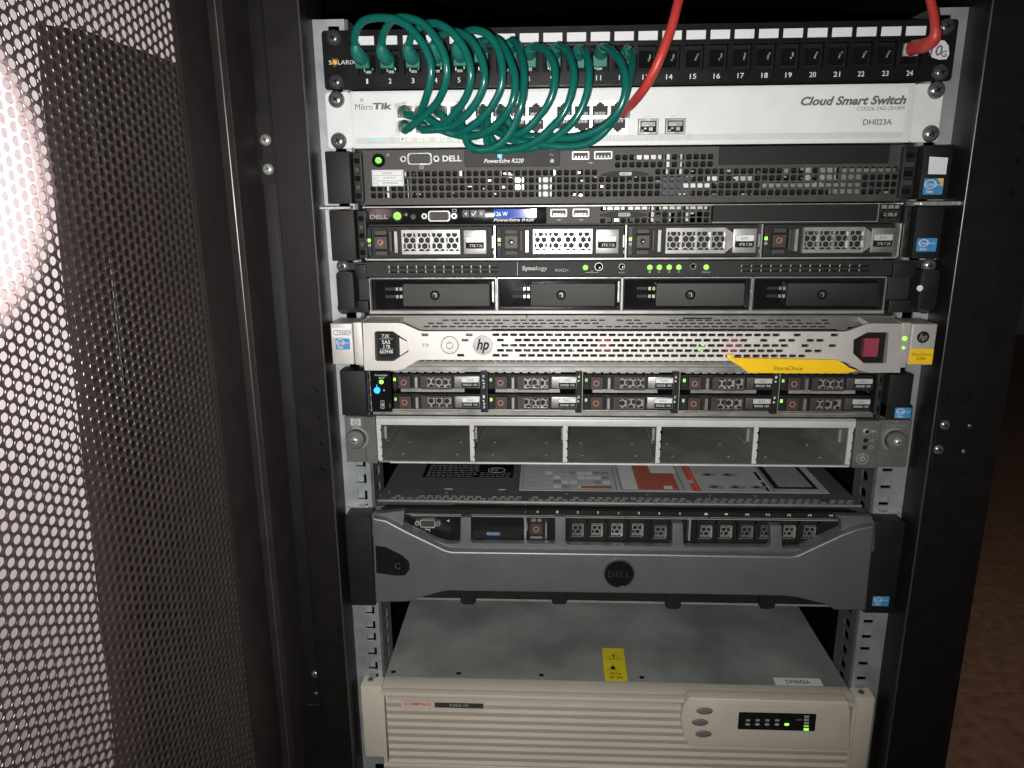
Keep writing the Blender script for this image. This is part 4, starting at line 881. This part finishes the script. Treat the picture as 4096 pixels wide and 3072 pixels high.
b = MB(); b.lathe(205.9, -321.6, [(1, -9.6), (1.8, -10.6), (3.0, -10.2), (3.2, -9)], 'satin_metal'); b.disc(205.9, -321.6, 1.5, -10.8, -9.5, 'deep_black', 12); b.disc(206, -329.6, 1.9, -9.4, -9.05, 'deep_black'); b.disc(206, -336, 1.9, -9.4, -9.05, 'deep_black'); b.build('indicator', re)
b = MB(); b.ring(204.8, -346, 3.9, 5.2, -10.2, -9.05, 'satin_metal'); b.disc(204.8, -346, 3.9, -9.8, -9.05, 'ear_grey'); b.ring(204.8, -346, 1.6, 2.2, -10, -9.8, 'pale_print', 16, -240, 60); b.box(204.5, 205.1, -10, -9.8, -346, -342.6, 'pale_print'); b.build('power_button', re)
for par, (x, z) in ((le, S('7', 262, 482, -17)), (re, S('8', 1732, 492, -17))):
    sg = 1 if x < 0 else -1
    b = MB(); b.lathe(x, z, [(4.2, -15), (7.4, -14.6), (8.2, -13.6), (8.2, -9), (7, -7)], 'ear_grey', 32); kn = b.build('thumb_screw', par)
    b = MB(); b.lathe(x+.2, z, [(1.2, -17.4), (2.6, -17), (3.6, -15.8), (3.9, -14.8)], 'bright_metal', 20); b.box(x-1.6, x+1.9, -17.7, -17, z-.3, z+.3, 'deep_black'); b.box(x-.1, x+.4, -17.72, -17, z-1.5, z+1.5, 'deep_black'); b.build('screw', kn)
    b = MB(); a0, a1 = (-60, 110) if sg > 0 else (70, 240)
    b.ring(x+sg*.4, z+.3, 8.8, 10.8, -9.6, -6.5, 'satin_metal', 24, a0, a1); b.build('knob_ring', par)

# ------------------------------------------------------------------ 9. two-unit server with the blue-grey bezel
s9 = thing('rack_server', 'two-unit server with a blue-grey metallic bezel and round black badge, largest server in the rack', 'server', (0, 0, -489))
b = MB(); b.box(-221.5, 219.5, 2, 620, -487, -400.1, 'lid_dark')
b.build('chassis', s9)
b = MB()
b.box(-214, 211, -7, 13, -401.8, -400.6, 'panel_black'); b.box(-214, 211, -7.4, -6.2, -403, -398.0, 'black_plastic'); b.box(-150, 206, -2, 9, -400.6, -399.9, 'black_plastic'); b.box(-212, 209, -2, 2, -486, -398.7, 'deep_black')
for x0, x1 in ((-214, -84.2), (-82.8, 78), (79.6, 210)): b.box(x0, x1, -7.9, -7.2, -403.4, -402.9, 'satin_metal')
b.box(-84.2, -83.4, -8, 13, -400.5, -399.4, 'satin_metal')
xs = [-72.8, -55.4, -37.1, -19, -.9, 16.9, 34.5, 52.3, 70.4]
for i, u in enumerate((1362, 1495, 1635, 1772, 1912, 2050)): 
    x = S('A', u, 248, -6.2)[0]; b.text(str(i), x-.7, x+.7, -399.6, 2.2, -7.6, 'white_print', bold=.02)
for i, u in enumerate((125, 262, 402, 542, 720, 857, 1000, 1140, 1285, 1425, 1570, 1710)):
    x = S('B', u, 262, -6.2)[0]; w = .7 if i+6 < 10 else 1.5; b.text(str(i+6 if i < 4 else i+4), x-w, x+w, -399.8, 2.0, -7.6, 'white_print', bold=.02)
b.box(-187, 192, -9, -8.4, -404.4, -403.9, 'dim_print')
b.build('front_frame', s9)
lidz = -400
b = MB()
b.box(-221.5, 219.6, 14.6, 616, -400.05, -399.2, 'lid_dark'); b.box(-221.5, 219.6, 13, 14.7, -400.4, -398.6, 'satin_metal')
lid_o = b.build('top_cover', s9, bevel=.15)
b = MB()
for yy, o_ in ((18.3, 0), (23.6, 3)):
    x = -210+o_
    while x < 212:
        if not (abs(x+88) < 5) and random.random() > .06: b.box(x, x+4.6, yy-1.5, yy+1.5, -399.15, -399.0, 'chassis_lip'); b.box(x+.3, x+4.3, yy-1.5, yy-.2, -399.0, -398.9, 'deep_black')
        x += 7.6
for x in (-215, -160, -46, 30, 88, 130): b.lid([(x+1.4*math.cos(t), 33+2*math.sin(t)) for t in [k_*math.pi/4 for k_ in range(8)]], -399.15, -398.9, 'satin_metal')
b.box(-163, -155, 41, 42.4, -399.15, -398.9, 'pale_print'); b.box(-111, -104, 41, 42.4, -399.15, -398.9, 'pale_print')
b.build('cover_slots', lid_o)
b = MB(); b.box(-190, -98.6, 71.5, 128, -399.15, -398.85, 'black_gloss')
for r_ in range(9):
    yy = 74+r_*5
    x = -186
    while x < -138: w = random.uniform(2, 6); b.box(x, x+w, yy, yy+1.4, -398.8, -398.78, 'dim_print'); x += w+1.2
    x = -132
    while x < -102 and r_ < 3: w = random.uniform(2, 5); b.box(x, x+w, yy, yy+1.2, -398.8, -398.78, 'dim_print'); x += w+1.4
for t in range(24):
    a = 2*math.pi*t/24; a2 = 2*math.pi*(t+1)/24
    b.lid([(-116+9*math.cos(a), 92+7*math.sin(a)), (-116+9*math.cos(a2), 92+7*math.sin(a2)), (-116+8.2*math.cos(a2), 92+6.2*math.sin(a2)), (-116+8.2*math.cos(a), 92+6.2*math.sin(a))], -398.8, -398.7, 'pale_print')
b.text('N', -121, -115, 92, 7, -398.7, 'pale_print', plane='xy'); b.build('certification_sticker', lid_o)
b = MB(); z = -398.8
b.box(-91.2, 201, 40.4, 150, -399.15, -398.85, 'paper')
def pb(x0, x1, y0, y1, m_, dz=0): b.box(x0, x1, y0, y1, z+dz, z+dz+.06, m_)
pb(-88, 2, 42.6, 43, 'grey_print'); pb(-88, 2, 101, 101.5, 'grey_print'); pb(2, 2.7, 42.6, 140, 'grey_print'); pb(-88.4, -88, 42.6, 140, 'grey_print')
for r_ in range(4):
    for c in range(8):
        x0 = -66+c*8; pb(x0, x0+7.2, 46+r_*12, 54+r_*12, random.choice(['paper_grey', 'paper', 'pale_print', 'white_print']))
    pb(-87, -72, 47+r_*12, 48+r_*12, 'paper_grey'); pb(-87, -76, 50+r_*12, 51+r_*12, 'paper_grey')
pb(-32, -2, 46, 52, 'brick_print', .1); pb(-66, -2, 42.9, 44, 'paper_grey', .1)
pb(6, 8, 42.6, 140, 'paper_grey')
for r_ in range(14): pb(8.5, 24, 46+r_*6, 50.6+r_*6, 'white_print'); pb(8.5, 60, 44.9+r_*6, 45.5+r_*6, 'grey_print', .12)
pb(23, 62, 44, 118, 'brick_print', .07); pb(48, 56, 46, 54, 'white_print', .2); pb(40, 66, 88, 130, 'white_print', .2)
pb(66, 67, 42, 140, 'grey_print'); pb(74, 79, 42, 62, 'red_print'); pb(74, 79, 70, 110, 'red_print'); pb(79.5, 82, 42, 130, 'red_print')
for k_ in range(5):
    x0 = 88+(k_ % 3)*20; y0 = 50+(k_//3)*32; b.lid([(x0, y0), (x0+6, y0+8), (x0+20, y0+6), (x0+14, y0-3)], z, z+.08, 'paper_grey'); b.lid([(x0+4, y0+3), (x0+9, y0+6), (x0+13, y0+3), (x0+8, y0)], z+.1, z+.15, 'server_face')
pb(85, 148, 73, 73.6, 'paper_grey'); pb(150, 151.4, 42, 140, 'grey_print')
for yy in (44, 72): pb(144, 147, yy, yy+22, 'server_dark')
b.lid([(152.4, 50), (194, 50), (194, 128), (152.4, 128)], z, z+.07, 'server_dark'); b.lid([(158, 55), (190, 55), (190, 122), (158, 122)], z+.08, z+.14, 'paper_grey')
for r_ in range(2): pb(152+r_*22, 168+r_*22, 44, 45.5, 'paper_grey', .1); pb(152+r_*22, 164+r_*22, 47, 48, 'paper_grey', .1)
b.build('service_sticker', lid_o)
# bezel
b = MB()
q = lambda k_, u, v, Y: S(k_, u, v, Y)
YU = -22
comb = [q('A', 232, 270, YU), q('A', 455, 245, YU), q('A', 446, 350, YU), q('A', 470, 385, YU), q('A', 740, 470, YU), q('A', 815, 470, YU), q('A', 835, 450, YU), q('A', 838, 290, YU), q('A', 908, 290, YU), q('A', 908, 450, YU), q('A', 925, 466, YU), q('A', 1470, 470, YU), q('A', 1482, 455, YU), q('A', 1480, 285, YU), q('A', 1552, 285, YU), q('A', 1552, 455, YU), q('A', 1570, 476, YU),
        q('B', 478, 490, YU), q('B', 492, 470, YU), q('B', 494, 330, YU), q('B', 565, 330, YU), q('B', 568, 470, YU), q('B', 585, 490, YU), q('B', 1150, 494, YU), q('B', 1164, 480, YU), q('B', 1160, 345, YU), q('B', 1236, 345, YU), q('B', 1240, 490, YU), q('B', 1260, 504, YU), q('B', 1380, 500, YU), q('B', 1625, 400, YU), q('B', 1645, 370, YU), q('B', 1640, 300, YU), q('B', 1600, 278, YU), q('B', 1850, 282, YU), q('B', 1870, 330, YU), q('B', 1868, 520, YU),
        q('B', 1340, 560, YU), q('A', 2100, 535, YU), q('A', 760, 520, YU), q('A', 235, 420, YU)]
b.prism(comb, YU, YU+8, 'blue_grey')
top = b.build('bezel_frame', s9, bevel=.5, seg=2)
YL = -29
low = [q('A', 232, 292, YL), q('A', 330, 310, YL), q('A', 470, 385, YL), q('A', 735, 512, YL), q('A', 780, 522, YL), q('A', 2150, 540, YL), q('B', 1300, 556, YL), q('B', 1350, 545, YL), q('B', 1650, 405, YL), q('B', 1760, 365, YL), q('B', 1872, 345, YL), q('B', 1840, 640, YL), q('B', 1812, 925, YL), q('B', 1600, 922, YL), q('B', 1540, 885, YL), q('B', 1350, 838, YL), q('B', 1260, 826, YL), q('A', 2212, 812, YL), q('A', 760, 792, YL), q('A', 700, 800, YL), q('A', 480, 865, YL), q('A', 258, 872, YL), q('A', 245, 600, YL)]
b = MB(); b.prism(low, YL, -12, 'blue_grey'); low_o = b.build('bezel_body', s9, bevel=2.4, seg=4)
b = MB(); b.disc(-1.1, -447.2, 13.0, YL-1.2, YL, 'black_gloss', 40); b.ring(-1.1, -447.2, 12.6, 13.6, YL-1.6, YL, 'screw_black', 40)
b.text('DELL', -11, 9, -447.6, 5.6, YL-1.4, 'badge_print', bold=.01); b.build('maker_badge', low_o)
kp = [q('A', 258, 480, YL), q('A', 330, 490, YL), q('A', 440, 545, YL), q('A', 488, 590, YL), q('A', 492, 640, YL), q('A', 460, 682, YL), q('A', 400, 684, YL), q('A', 265, 665, YL)]
b = MB(); b.prism(kp, YL-.4, YL, 'panel_black'); b.lathe(*q('A', 415, 612, YL), [(4.2, YL-1.6), (5.2, YL-1.4), (5.6, YL-.5)], 'black_gloss'); cx, cz = q('A', 415, 612, YL); b.ring(cx, cz, 2.2, 3, YL-2.2, YL-1.6, 'server_face', 16, 30, 330); b.build('key_lock', low_o)
for u in (890, 1510):
    x, z = q('A', u, 850, -14); b = MB(); b.prism([(x-7, -470), (x+7, -470), (x+7, z-1.5), (x+5, z-4), (x-5, z-4), (x-7, z-1.5)], -16, -10, 'black_plastic'); b.build('bottom_hook', s9, bevel=.8)
for u in (495, 1135):
    x, z = q('B', u, 880, -14); b = MB(); b.prism([(x-7, -470), (x+7, -470), (x+7, z-1.5), (x+5, z-4), (x-5, z-4), (x-7, z-1.5)], -16, -10, 'black_plastic'); b.build('bottom_hook', s9, bevel=.8)
b = MB(); b.box(-216, 214, -9, 10, -488.6, -486.4, 'satin_metal'); b.box(-216, 214, -11, -9.2, -485.4, -470, 'black_plastic'); b.build('bottom_lip', s9, bevel=.2)
# behind the bezel openings
vga(s9, -183, -160.5, -415.4, -407.4, -6, 'satin_metal')
b = MB(); b.text('<', -154.6, -152.4, -409.8, 2.4, -6.6, 'white_print', bold=.03); b.box(-157, -140, -6.4, -2.1, -414, -406, 'panel_black'); b.box(-175, -171, -6.3, -6.1, -419.3, -418.4, 'pale_print'); b.box(-171.2, -170.4, -6.3, -6.1, -421, -418.4, 'pale_print'); b.box(-190, -140, -6.1, -2.1, -430, -401, 'panel_black'); b.build('menu_panel', s9)
b = MB(); b.box(-131, -86, -6.4, -2.1, -428, -402.5, 'panel_black'); b.prism([(-131, -419), (-123, -418), (-96, -418), (-88, -419), (-86, -426), (-131, -426)], -8, -6.5, 'black_plastic'); b.prism(rrect(-119, -106.6, -422.6, -419.8, 1.2), -8.5, -8.05, 'blue_tag'); b.text('EST', -115, -110.6, -421.2, 1.7, -8.7, 'grey_print'); b.build('pull_tag', s9)
b = MB(); b.box(-84.8, -83, -9, -2, -427, -403, 'satin_metal'); b.box(-83, -81.8, -8, -2, -418, -410, 'dull_metal'); b.build('bay_wall', s9)
def cap(x, zc, bright, ring=False):
    b = MB(); b.box(x-7.4, x+7.4, -6, -2, zc-12, zc+11, 'black_plastic')
    if ring:
        b.box(x-6, x+5, -8, -6, zc-5, zc+5.4, 'brown_button'); b.ring(x-.6, zc, 1.8, 2.7, -8.6, -8, 'copper_ring'); b.box(x-5, x-1, -7.6, -6, zc+7, zc+9.6, 'dull_metal'); b.box(x+.4, x+4, -7.6, -6, zc+7, zc+9.6, 'dull_metal'); b.box(x-6, x+5, -7.4, -6, zc-9.4, zc-8, 'satin_metal')
        b.box(x+7.5, x+9, -9, -2, zc-9, zc+7, 'dull_metal')
    else:
        honey(b, x-4.8, x+4.8, zc-5.4, zc+5.6, -9, bright, p=4.6, r=2.2, th=.8, dx=.4)
        b.box(x+3.6, x+5.2, -10, -6, zc-5.6, zc+4.6, bright); b.box(x-6, x+5, -7, -6, zc-8.2, zc-7.6, 'dull_metal')
        b.box(x+7.4, x+8.6, -9, -2, zc-9.5, zc+7, 'server_dark')
    b.build('drive_module', s9)
cap(-73.4, -416.2, '', True)
for k_, u, br_ in (('A', 1635, 'dull_metal'), ('A', 1765, 'satin_metal'), ('A', 1900, 'bright_metal'), ('A', 2040, 'satin_metal'), ('B', 410, 'dull_metal'), ('B', 720, 'satin_metal'), ('B', 855, 'satin_metal'), ('B', 997, 'dull_metal'), ('B', 1130, 'dull_metal'), ('B', 1285, 'satin_metal'), ('B', 1422, 'dull_metal'), ('B', 1560, 'server_dark')):
    x, z = S(k_, u, 372 if k_ == 'A' else 385, -8); cap(x, z+.6, br_)
b = MB(); x, _ = S('B', 608, 380, -8); b.box(x-.8, x+.8, -9, -2, -425, -403, 'satin_metal'); b.build('bay_wall', s9)
latch_kw = dict()
b = MB(); b.box(-243.2, -220.5, -22, -1, -487.6, -400, 'black_plastic'); b.box(-241, -222, -22.6, -22.05, -449, -448, 'server_dark'); b.build('rack_latch', s9, bevel=1.2, seg=2)
b = MB(); b.box(217, 243.2, -20, -1, -487.6, -400, 'black_plastic'); lt = b.build('rack_latch', s9, bevel=1.2, seg=2)
xa, za = S('B', 1858, 825, -20.2); xb, zb = S('B', 1962, 893, -20.2); chip_sticker(lt, xa, xb, zb, za, -20.1)
for sx in (-1, 1): b = MB(); b.box(sx*227, sx*246, -3, -.5, -400, -398, 'bright_metal'); b.build('slide_tip', s9, bevel=.3)

# ------------------------------------------------------------------ 10. power supply unit at the bottom
up = thing('power_supply', 'beige ribbed uninterruptible power supply with a small lit indicator panel, bottom of the rack', 'power supply', (0, 0, -664))
b = MB(); b.box(-221.5, 220.5, .3, 620, -662, -578.2, 'lid_ups'); b.build('casing', up, bevel=.8, seg=2)
b = MB()
for x in (-214.4, -150, -69, 28): b.lid([(x+2.6*math.cos(t), 7.5+2.2*math.sin(t)) for t in [k_*math.pi/6 for k_ in range(12)]], -578.15, -578.05, 'deep_black')
b.build('cover_holes', up)
b = MB(); b.lid([SZ('C', u, v, -578) for u, v in ((1800, 158), (1946, 160), (1976, 378), (1972, 383), (1825, 379), (1820, 372))], -578.15, -577.9, 'yellow_dim')
for yy, ch in ((36, 0), (18, 1)):
    cx = 2.4+2.2*(1-ch)-1
    tr = [(cx-6.5, yy-1), (cx+6.5, yy-1), (cx, yy+10)]
    b.lid(tr, -577.88, -577.85, 'olive_print'); b.lid([(cx-5.6, yy-.3), (cx+5.6, yy-.3), (cx, yy+9.2)], -577.84, -577.82, 'yellow_dim')
    if ch == 0: b.lid([(cx-.7, yy+2.4), (cx+.7, yy+2.4), (cx+.9, yy+6.6), (cx-.9, yy+6.6)], -577.8, -577.78, 'deep_black'); b.lid([(cx-.7, yy+.4), (cx+.7, yy+.4), (cx+.7, yy+1.6), (cx-.7, yy+1.6)], -577.8, -577.78, 'deep_black')
    else: b.lid([(cx-2.4, yy+.4), (cx+2.4, yy+.4), (cx+1.8, yy+4.8), (cx-1.8, yy+4.8)], -577.8, -577.78, 'deep_black'); b.lid([(cx-1, yy+4.8), (cx+1, yy+4.8), (cx+1, yy+6.2), (cx-1, yy+6.2)], -577.8, -577.78, 'deep_black')
b.text('40 kg', -2.4, 8.4, 12, 3.6, -577.8, 'olive_print', plane='xy', bold=.03); b.text('87 lbs', -3, 9.4, 6.6, 3.6, -577.8, 'olive_print', plane='xy', bold=.03)
b.build('weight_sticker', up)
b = MB(); b.lid([(153.6, .6), (198, .6), (198.4, 11.4), (154, 11.6)], -578.15, -577.9, 'white_label'); b.text('DH043A', 164.4, 187.6, 5.6, 5.8, -577.8, 'grey_print', plane='xy', bold=.02); b.build('asset_label', up)
# bezel: top ledge, ribs, control panel
YF = -24; zt_ = -578.3
b = MB(); b.box(-221, 220, YF+8, 0, -659, zt_, 'beige'); b.prismx([(YF, zt_-.2), (YF+8.1, zt_), (YF+8.1, -583), (YF, -581.4)], -221, 219.8, 'beige')
b.box(-221, -217.4, YF, YF+8, -659, -581.5, 'beige'); b.box(216.6, 219.8, YF, YF+8, -659, -581.5, 'beige'); b.box(-221, 219.8, YF-1, YF+8, -661.5, -657.4, 'beige')
b.build('bezel', up, bevel=.6, seg=2)
b = MB()
z = -586.0-1.6
i = 0
while z > -656:
    xr = 216.6 if z < -627 else 70
    b.prismx([(YF-.2, z-1.0), (YF-.2, z-1.8), (YF+2.6, z-7.6), (YF+8.4, z-7.6), (YF+8.4, z+.75), (YF+2.6, z+.75)], -215.5, xr, 'beige_shaded'); z -= 8.35; i += 1
b.build('louvre', up)
b = MB()
pan = [q('D', 612, 503, -30), q('D', 1700, 532, -30), q('D', 1712, 600, -30), q('D', 1704, 862, -30), q('D', 610, 830, -30), q('D', 578, 780, -30), q('D', 560, 720, -30), q('D', 554, 650, -30), q('D', 562, 590, -30), q('D', 580, 545, -30)]
b.prism(pan, -29, YF+7, 'beige'); cp_ = b.build('control_panel', up, bevel=1.6, seg=3)
for u, v in ((714, 590), (682, 668), (706, 746)):
    x, z = q('D', u, v, -30); b = MB(); b.lathe(x, z, [(3, -30.4), (6.2, -30), (7.6, -29)], 'button_grey', 28); b.v = [(a, y_, z+(c-z)*.52) for a, y_, c in b.v]; b.build('push_button', cp_)
xa, za = q('D', 946, 594, -29.4); xb, zb = q('D', 1460, 720, -29.4); za = (za+q('D', 1460, 606, -29.4)[1])/2; zb = (zb+q('D', 942, 708, -29.4)[1])/2
b = MB(); fr = 6
b.plate([(xa-16, za+9), (xb+22, za+8), (xb+22, zb-12), (xa-16, zb-10)], [[(xa-.5, za+.5), (xb+.5, za+.5), (xb+.5, zb-.5), (xa-.5, zb-.5)]], -29.35, -29.1, 'beige')
b.build('display_surround', cp_)
b = MB(); b.prism(rrect(xa, xb, zb, za, 1), -29.8, -29.05, 'deep_black')
for u, on in ((1005, 0), (1071, 0), (1137, 0), (1204, 0), (1271, 1)):
    x, z = q('D', u, 676, -29.9); b.disc(x, z-.1, 2.2, -30, -29.82, 'led_green' if on else 'led_off', 16, rz=1.35)
    if not on or 1: b.box(x-1.9, x+1.9, -30, -29.85, z+3.2, z+5.4, 'dim_print' if on == 0 else 'server_dark')
for j_, v in enumerate((624, 646, 667, 688, 711)):
    x, z = q('D', 1407-j_, v, -29.9); b.prism(rrect(x-2.2, x+2.2, z-1.1, z+1.1, .4), -30, -29.82, 'led_green' if j_ == 4 else ('led_dimgreen' if j_ == 3 else 'led_off'))
x, z = q('D', 1356, 645, -29.9); b.text('100%', x-2.8, x+2.8, z, 1.6, -30, 'dim_print')
b.build('indicator_panel', cp_)
b = MB(); xa, za = q('C', 432, 517, -25); xb, zb = q('C', 998, 570, -25); xm, _ = q('C', 661, 540, -25)
b.prism(rrect(xa, xb, zb-.3, za-.2, .8), YF-.9, YF+1, 'beige'); b.box(xm, xb-.6, YF-1.2, YF-.9, zb+.2, za-.7, 'server_face')
x0, _ = q('C', 452, 545, -25); x1, _ = q('C', 636, 545, -25); b.text('COMPAQ', x0, x1, (za+zb)/2, 3.7, YF-1.05, 'red_print', bold=.03)
x0, _ = q('C', 764, 545, -25); x1, _ = q('C', 894, 545, -25); b.text('R3000 XR', x0, x1, (za+zb)/2, 2.5, YF-1.35, 'pale_print'); b.build('maker_badge', up)
for sx in (-1, 1):
    b = MB(); xo = 241.6 if sx < 0 else 239.6; b.box(sx*xo, sx*221.4, -15, 0, -658 if sx < 0 else -660, -578.3, 'beige'); ear = b.build('rack_ear', up, bevel=.8, seg=2)
    b = MB(); x, y_ = (-234, -5.4) if sx < 0 else (229.8, -7.4)
    b.lid([(x+3*math.cos(t), y_+3*math.sin(t)) for t in [k_*math.pi/8 for k_ in range(16)]], -578.25, -577.4, 'screw_metal'); b.lid([(x+1.3*math.cos(t), y_+1.3*math.sin(t)) for t in [k_*math.pi/4 for k_ in range(8)]], -577.35, -577.2, 'deep_black'); b.build('screw', ear)

# ------------------------------------------------------------------ cables
def cable(pts, label, jacket='green_jacket', boot='green_boot', r=2.85, start=True, end=True, name='patch_cable', group=None, top=False):
    P = [Vector((*(lambda t: (t[0], Y, t[1]))(S(k_, u, v, Y)),)) for k_, u, v, Y in pts]
    t = thing(name, label, 'network cable', tuple(P[0]), group)
    b = MB(); b.tube(P, r, jacket, 14, 10); b.build('jacket', t)
    for flag, A_, B_, side in ((start, P[0], P[1], 0), (end, P[-1], P[-2], 1)):
        if not flag: continue
        b = MB(); d = (B_-A_).normalized()
        if side == 0 and top:      # boot that leaves the port towards the viewer and turns up
            b.tube([A_+Vector((2.2, 9, -4)), A_+Vector((.8, 3, -2.4)), A_+Vector((0, -1, .5)), A_+d*5], [5.6, 5.4, 4.4, 3.2], boot, 14, 5)
        elif side == 0:
            b.tube([A_+Vector((.5, 9, -1)), A_+Vector((.2, 4, -.6)), A_+d*1, A_+d*7], [5.4, 5.3, 4.4, 3.2], boot, 14, 5)
        else: b.tube([A_+Vector((0, 7, 0)), A_+Vector((0, 2, 0)), A_+d*6], [4.8, 4.6, 3.1], boot, 14, 5)
        b.build('boot', t)
        b = MB(); c = A_+Vector((1.5 if side == 0 and top else 0, 0, -4.5 if side == 0 else 0))
        b.box(c.x-5.4, c.x+5.4, -7.5 if side == 0 else -9.5, -1.5 if side == 0 else -6.2, c.z-6.4 if side == 0 else c.z-4.5, c.z+2 if side == 0 else c.z+4.5, boot if side == 0 else 'clear_plug')
        b.build('plug', t, bevel=.5)
    return t
G = 'green patch cables looping from the patch panel to the switch'
C_ = [
 ([(332, 300, -17), (322, 215, -24), (365, 130, -32), (460, 105, -40), (590, 125, -47), (700, 225, -52), (768, 360, -54), (768, 480, -52), (735, 600, -44), (690, 680, -30), (630, 677, -24), (612, 655, -15)], 'green cable plugged into patch port 1, the outermost and highest loop at the left', True),
 ([(482, 300, -17), (490, 205, -26), (545, 120, -36), (625, 105, -44), (735, 150, -52), (835, 285, -58), (866, 420, -58), (842, 540, -52), (780, 640, -40), (630, 764, -24), (612, 742, -15)], 'green cable plugged into patch port 2, second loop from the left', True),
 ([(637, 296, -17), (655, 220, -25), (715, 155, -34), (800, 138, -42), (900, 195, -50), (980, 310, -54), (1008, 440, -55), (985, 560, -50), (920, 660, -42), (830, 740, -30), (734, 677, -24), (716, 655, -15)], 'green cable from patch port 3, third loop from the left', True),
 ([(788, 288, -16), (800, 235, -22), (860, 195, -32), (940, 192, -40), (1020, 250, -48), (1078, 370, -53), (1086, 480, -54), (1050, 590, -50), (970, 690, -42), (880, 750, -32), (734, 767, -24), (716, 745, -15)], 'green cable from patch port 4, its top tucked behind the higher loops', True),
 ([(925, 285, -16), (940, 225, -24), (990, 185, -32), (1050, 180, -40), (1120, 215, -46), (1175, 310, -50), (1194, 440, -52), (1170, 560, -50), (1100, 670, -44), (1000, 755, -36), (900, 785, -26), (836, 677, -24), (818, 655, -15)], 'green cable from patch port 5, whose crest peaks above the fifth white strip', True),
 ([(1060, 262, -17), (1090, 240, -26), (1140, 228, -34), (1195, 265, -42), (1245, 370, -50), (1270, 480, -54), (1250, 610, -54), (1185, 710, -48), (1090, 785, -40), (980, 805, -30), (836, 770, -24), (818, 748, -15)], 'green cable from patch port 6, crossing behind the port 5 loop', False),
 ([(1232, 268, -14), (1255, 240, -22), (1290, 280, -32), (1316, 380, -42), (1322, 490, -48), (1305, 620, -50), (1255, 760, -46), (1180, 850, -42), (1080, 885, -38), (990, 850, -32), (940, 677, -24), (922, 655, -15)], 'green cable from patch port 7, nearly straight middle loop dipping below the switch', False),
 ([(1350, 296, -15), (1385, 275, -24), (1440, 290, -34), (1490, 360, -44), (1506, 450, -48), (1480, 580, -48), (1410, 690, -44), (1320, 775, -38), (1220, 800, -30), (1130, 770, -22), (940, 770, -24), (922, 748, -15)], 'green cable from patch port 8, right neighbour of the crowded middle loops', False),
 ([(1497, 294, -15), (1530, 270, -24), (1580, 310, -36), (1612, 400, -46), (1612, 500, -50), (1570, 640, -50), (1490, 750, -47), (1370, 845, -42), (1230, 885, -38), (1110, 860, -32), (1103, 680, -24), (1085, 658, -15)], 'green cable from patch port 9, sweeping low across the server top', False),
 ([(1640, 300, -15), (1668, 290, -24), (1697, 350, -36), (1706, 440, -44), (1690, 560, -46), (1640, 680, -45), (1560, 770, -42), (1440, 850, -38), (1300, 880, -35), (1160, 860, -30), (1103, 767, -24), (1085, 745, -15)], 'green cable from patch port 10, hanging just left of the last two', False),
 ([(1775, 292, -15), (1800, 280, -26), (1855, 315, -40), (1905, 400, -52), (1922, 500, -58), (1900, 610, -58), (1830, 715, -54), (1730, 780, -48), (1600, 815, -42), (1450, 810, -36), (1300, 795, -28), (1208, 682, -24), (1190, 660, -15)], 'green cable from patch port 11, crossing over the rightmost green one', False),
 ([(1930, 298, -15), (1955, 310, -26), (1958, 400, -40), (1935, 500, -50), (1900, 620, -52), (1820, 750, -50), (1710, 840, -46), (1570, 865, -42), (1400, 850, -38), (1240, 820, -30), (1208, 767, -24), (1190, 745, -15)], 'green cable from patch port 12, rightmost of the green loops', False),
]
for pts, lab, tp in C_: cable([('1', u, v, Y) for u, v, Y in pts], lab, group=G, top=tp)
# short green plugs that show on the upper row of the switch belong to the loops' far ends
R_ = [('0', 1560, -900, 30), ('0', 1530, -520, -20), ('0', 1500, -220, -40), ('0', 1480, -60, -50), ('0', 1466, 0, -55), ('0', 1450, 60, -60), ('0', 1424, 130, -62), ('0', 1396, 185, -54), ('0', 1368, 222, -36), ('0', 1348, 240, -16)]
cable(R_, 'long red cable running down from above into the switch beside the last green loop', 'red_jacket', 'red_jacket', 3.3, start=False)
R_ = [('0', 1960, -900, 30), ('0', 1965, -520, 0), ('0', 1980, -220, -12), ('0', 1996, -60, -26), ('0', 2010, 0, -34), ('0', 2018, 35, -38), ('0', 2020, 65, -40), ('0', 2012, 88, -38), ('0', 1992, 100, -28), ('0', 1976, 104, -14)]
t = cable(R_, 'short red cable end plugged into patch port 24 beside the white 10G badge', 'red_jacket', 'red_jacket', 3.1, start=False)
P_ = [Vector((S('0', u, v, Y)[0], Y, S('0', u, v, Y)[1])) for u, v, Y in ((2022, 62, -42), (2018, 84, -40), (1998, 98, -30), (1972, 103, -13))]
b = MB(); b.tube(P_, [3.4, 4.4, 5.0, 5.2], 'red_jacket', 16, 6); b.build('boot', t)
for o in bpy.data.objects:
    if '_o' in o: del o['_o']
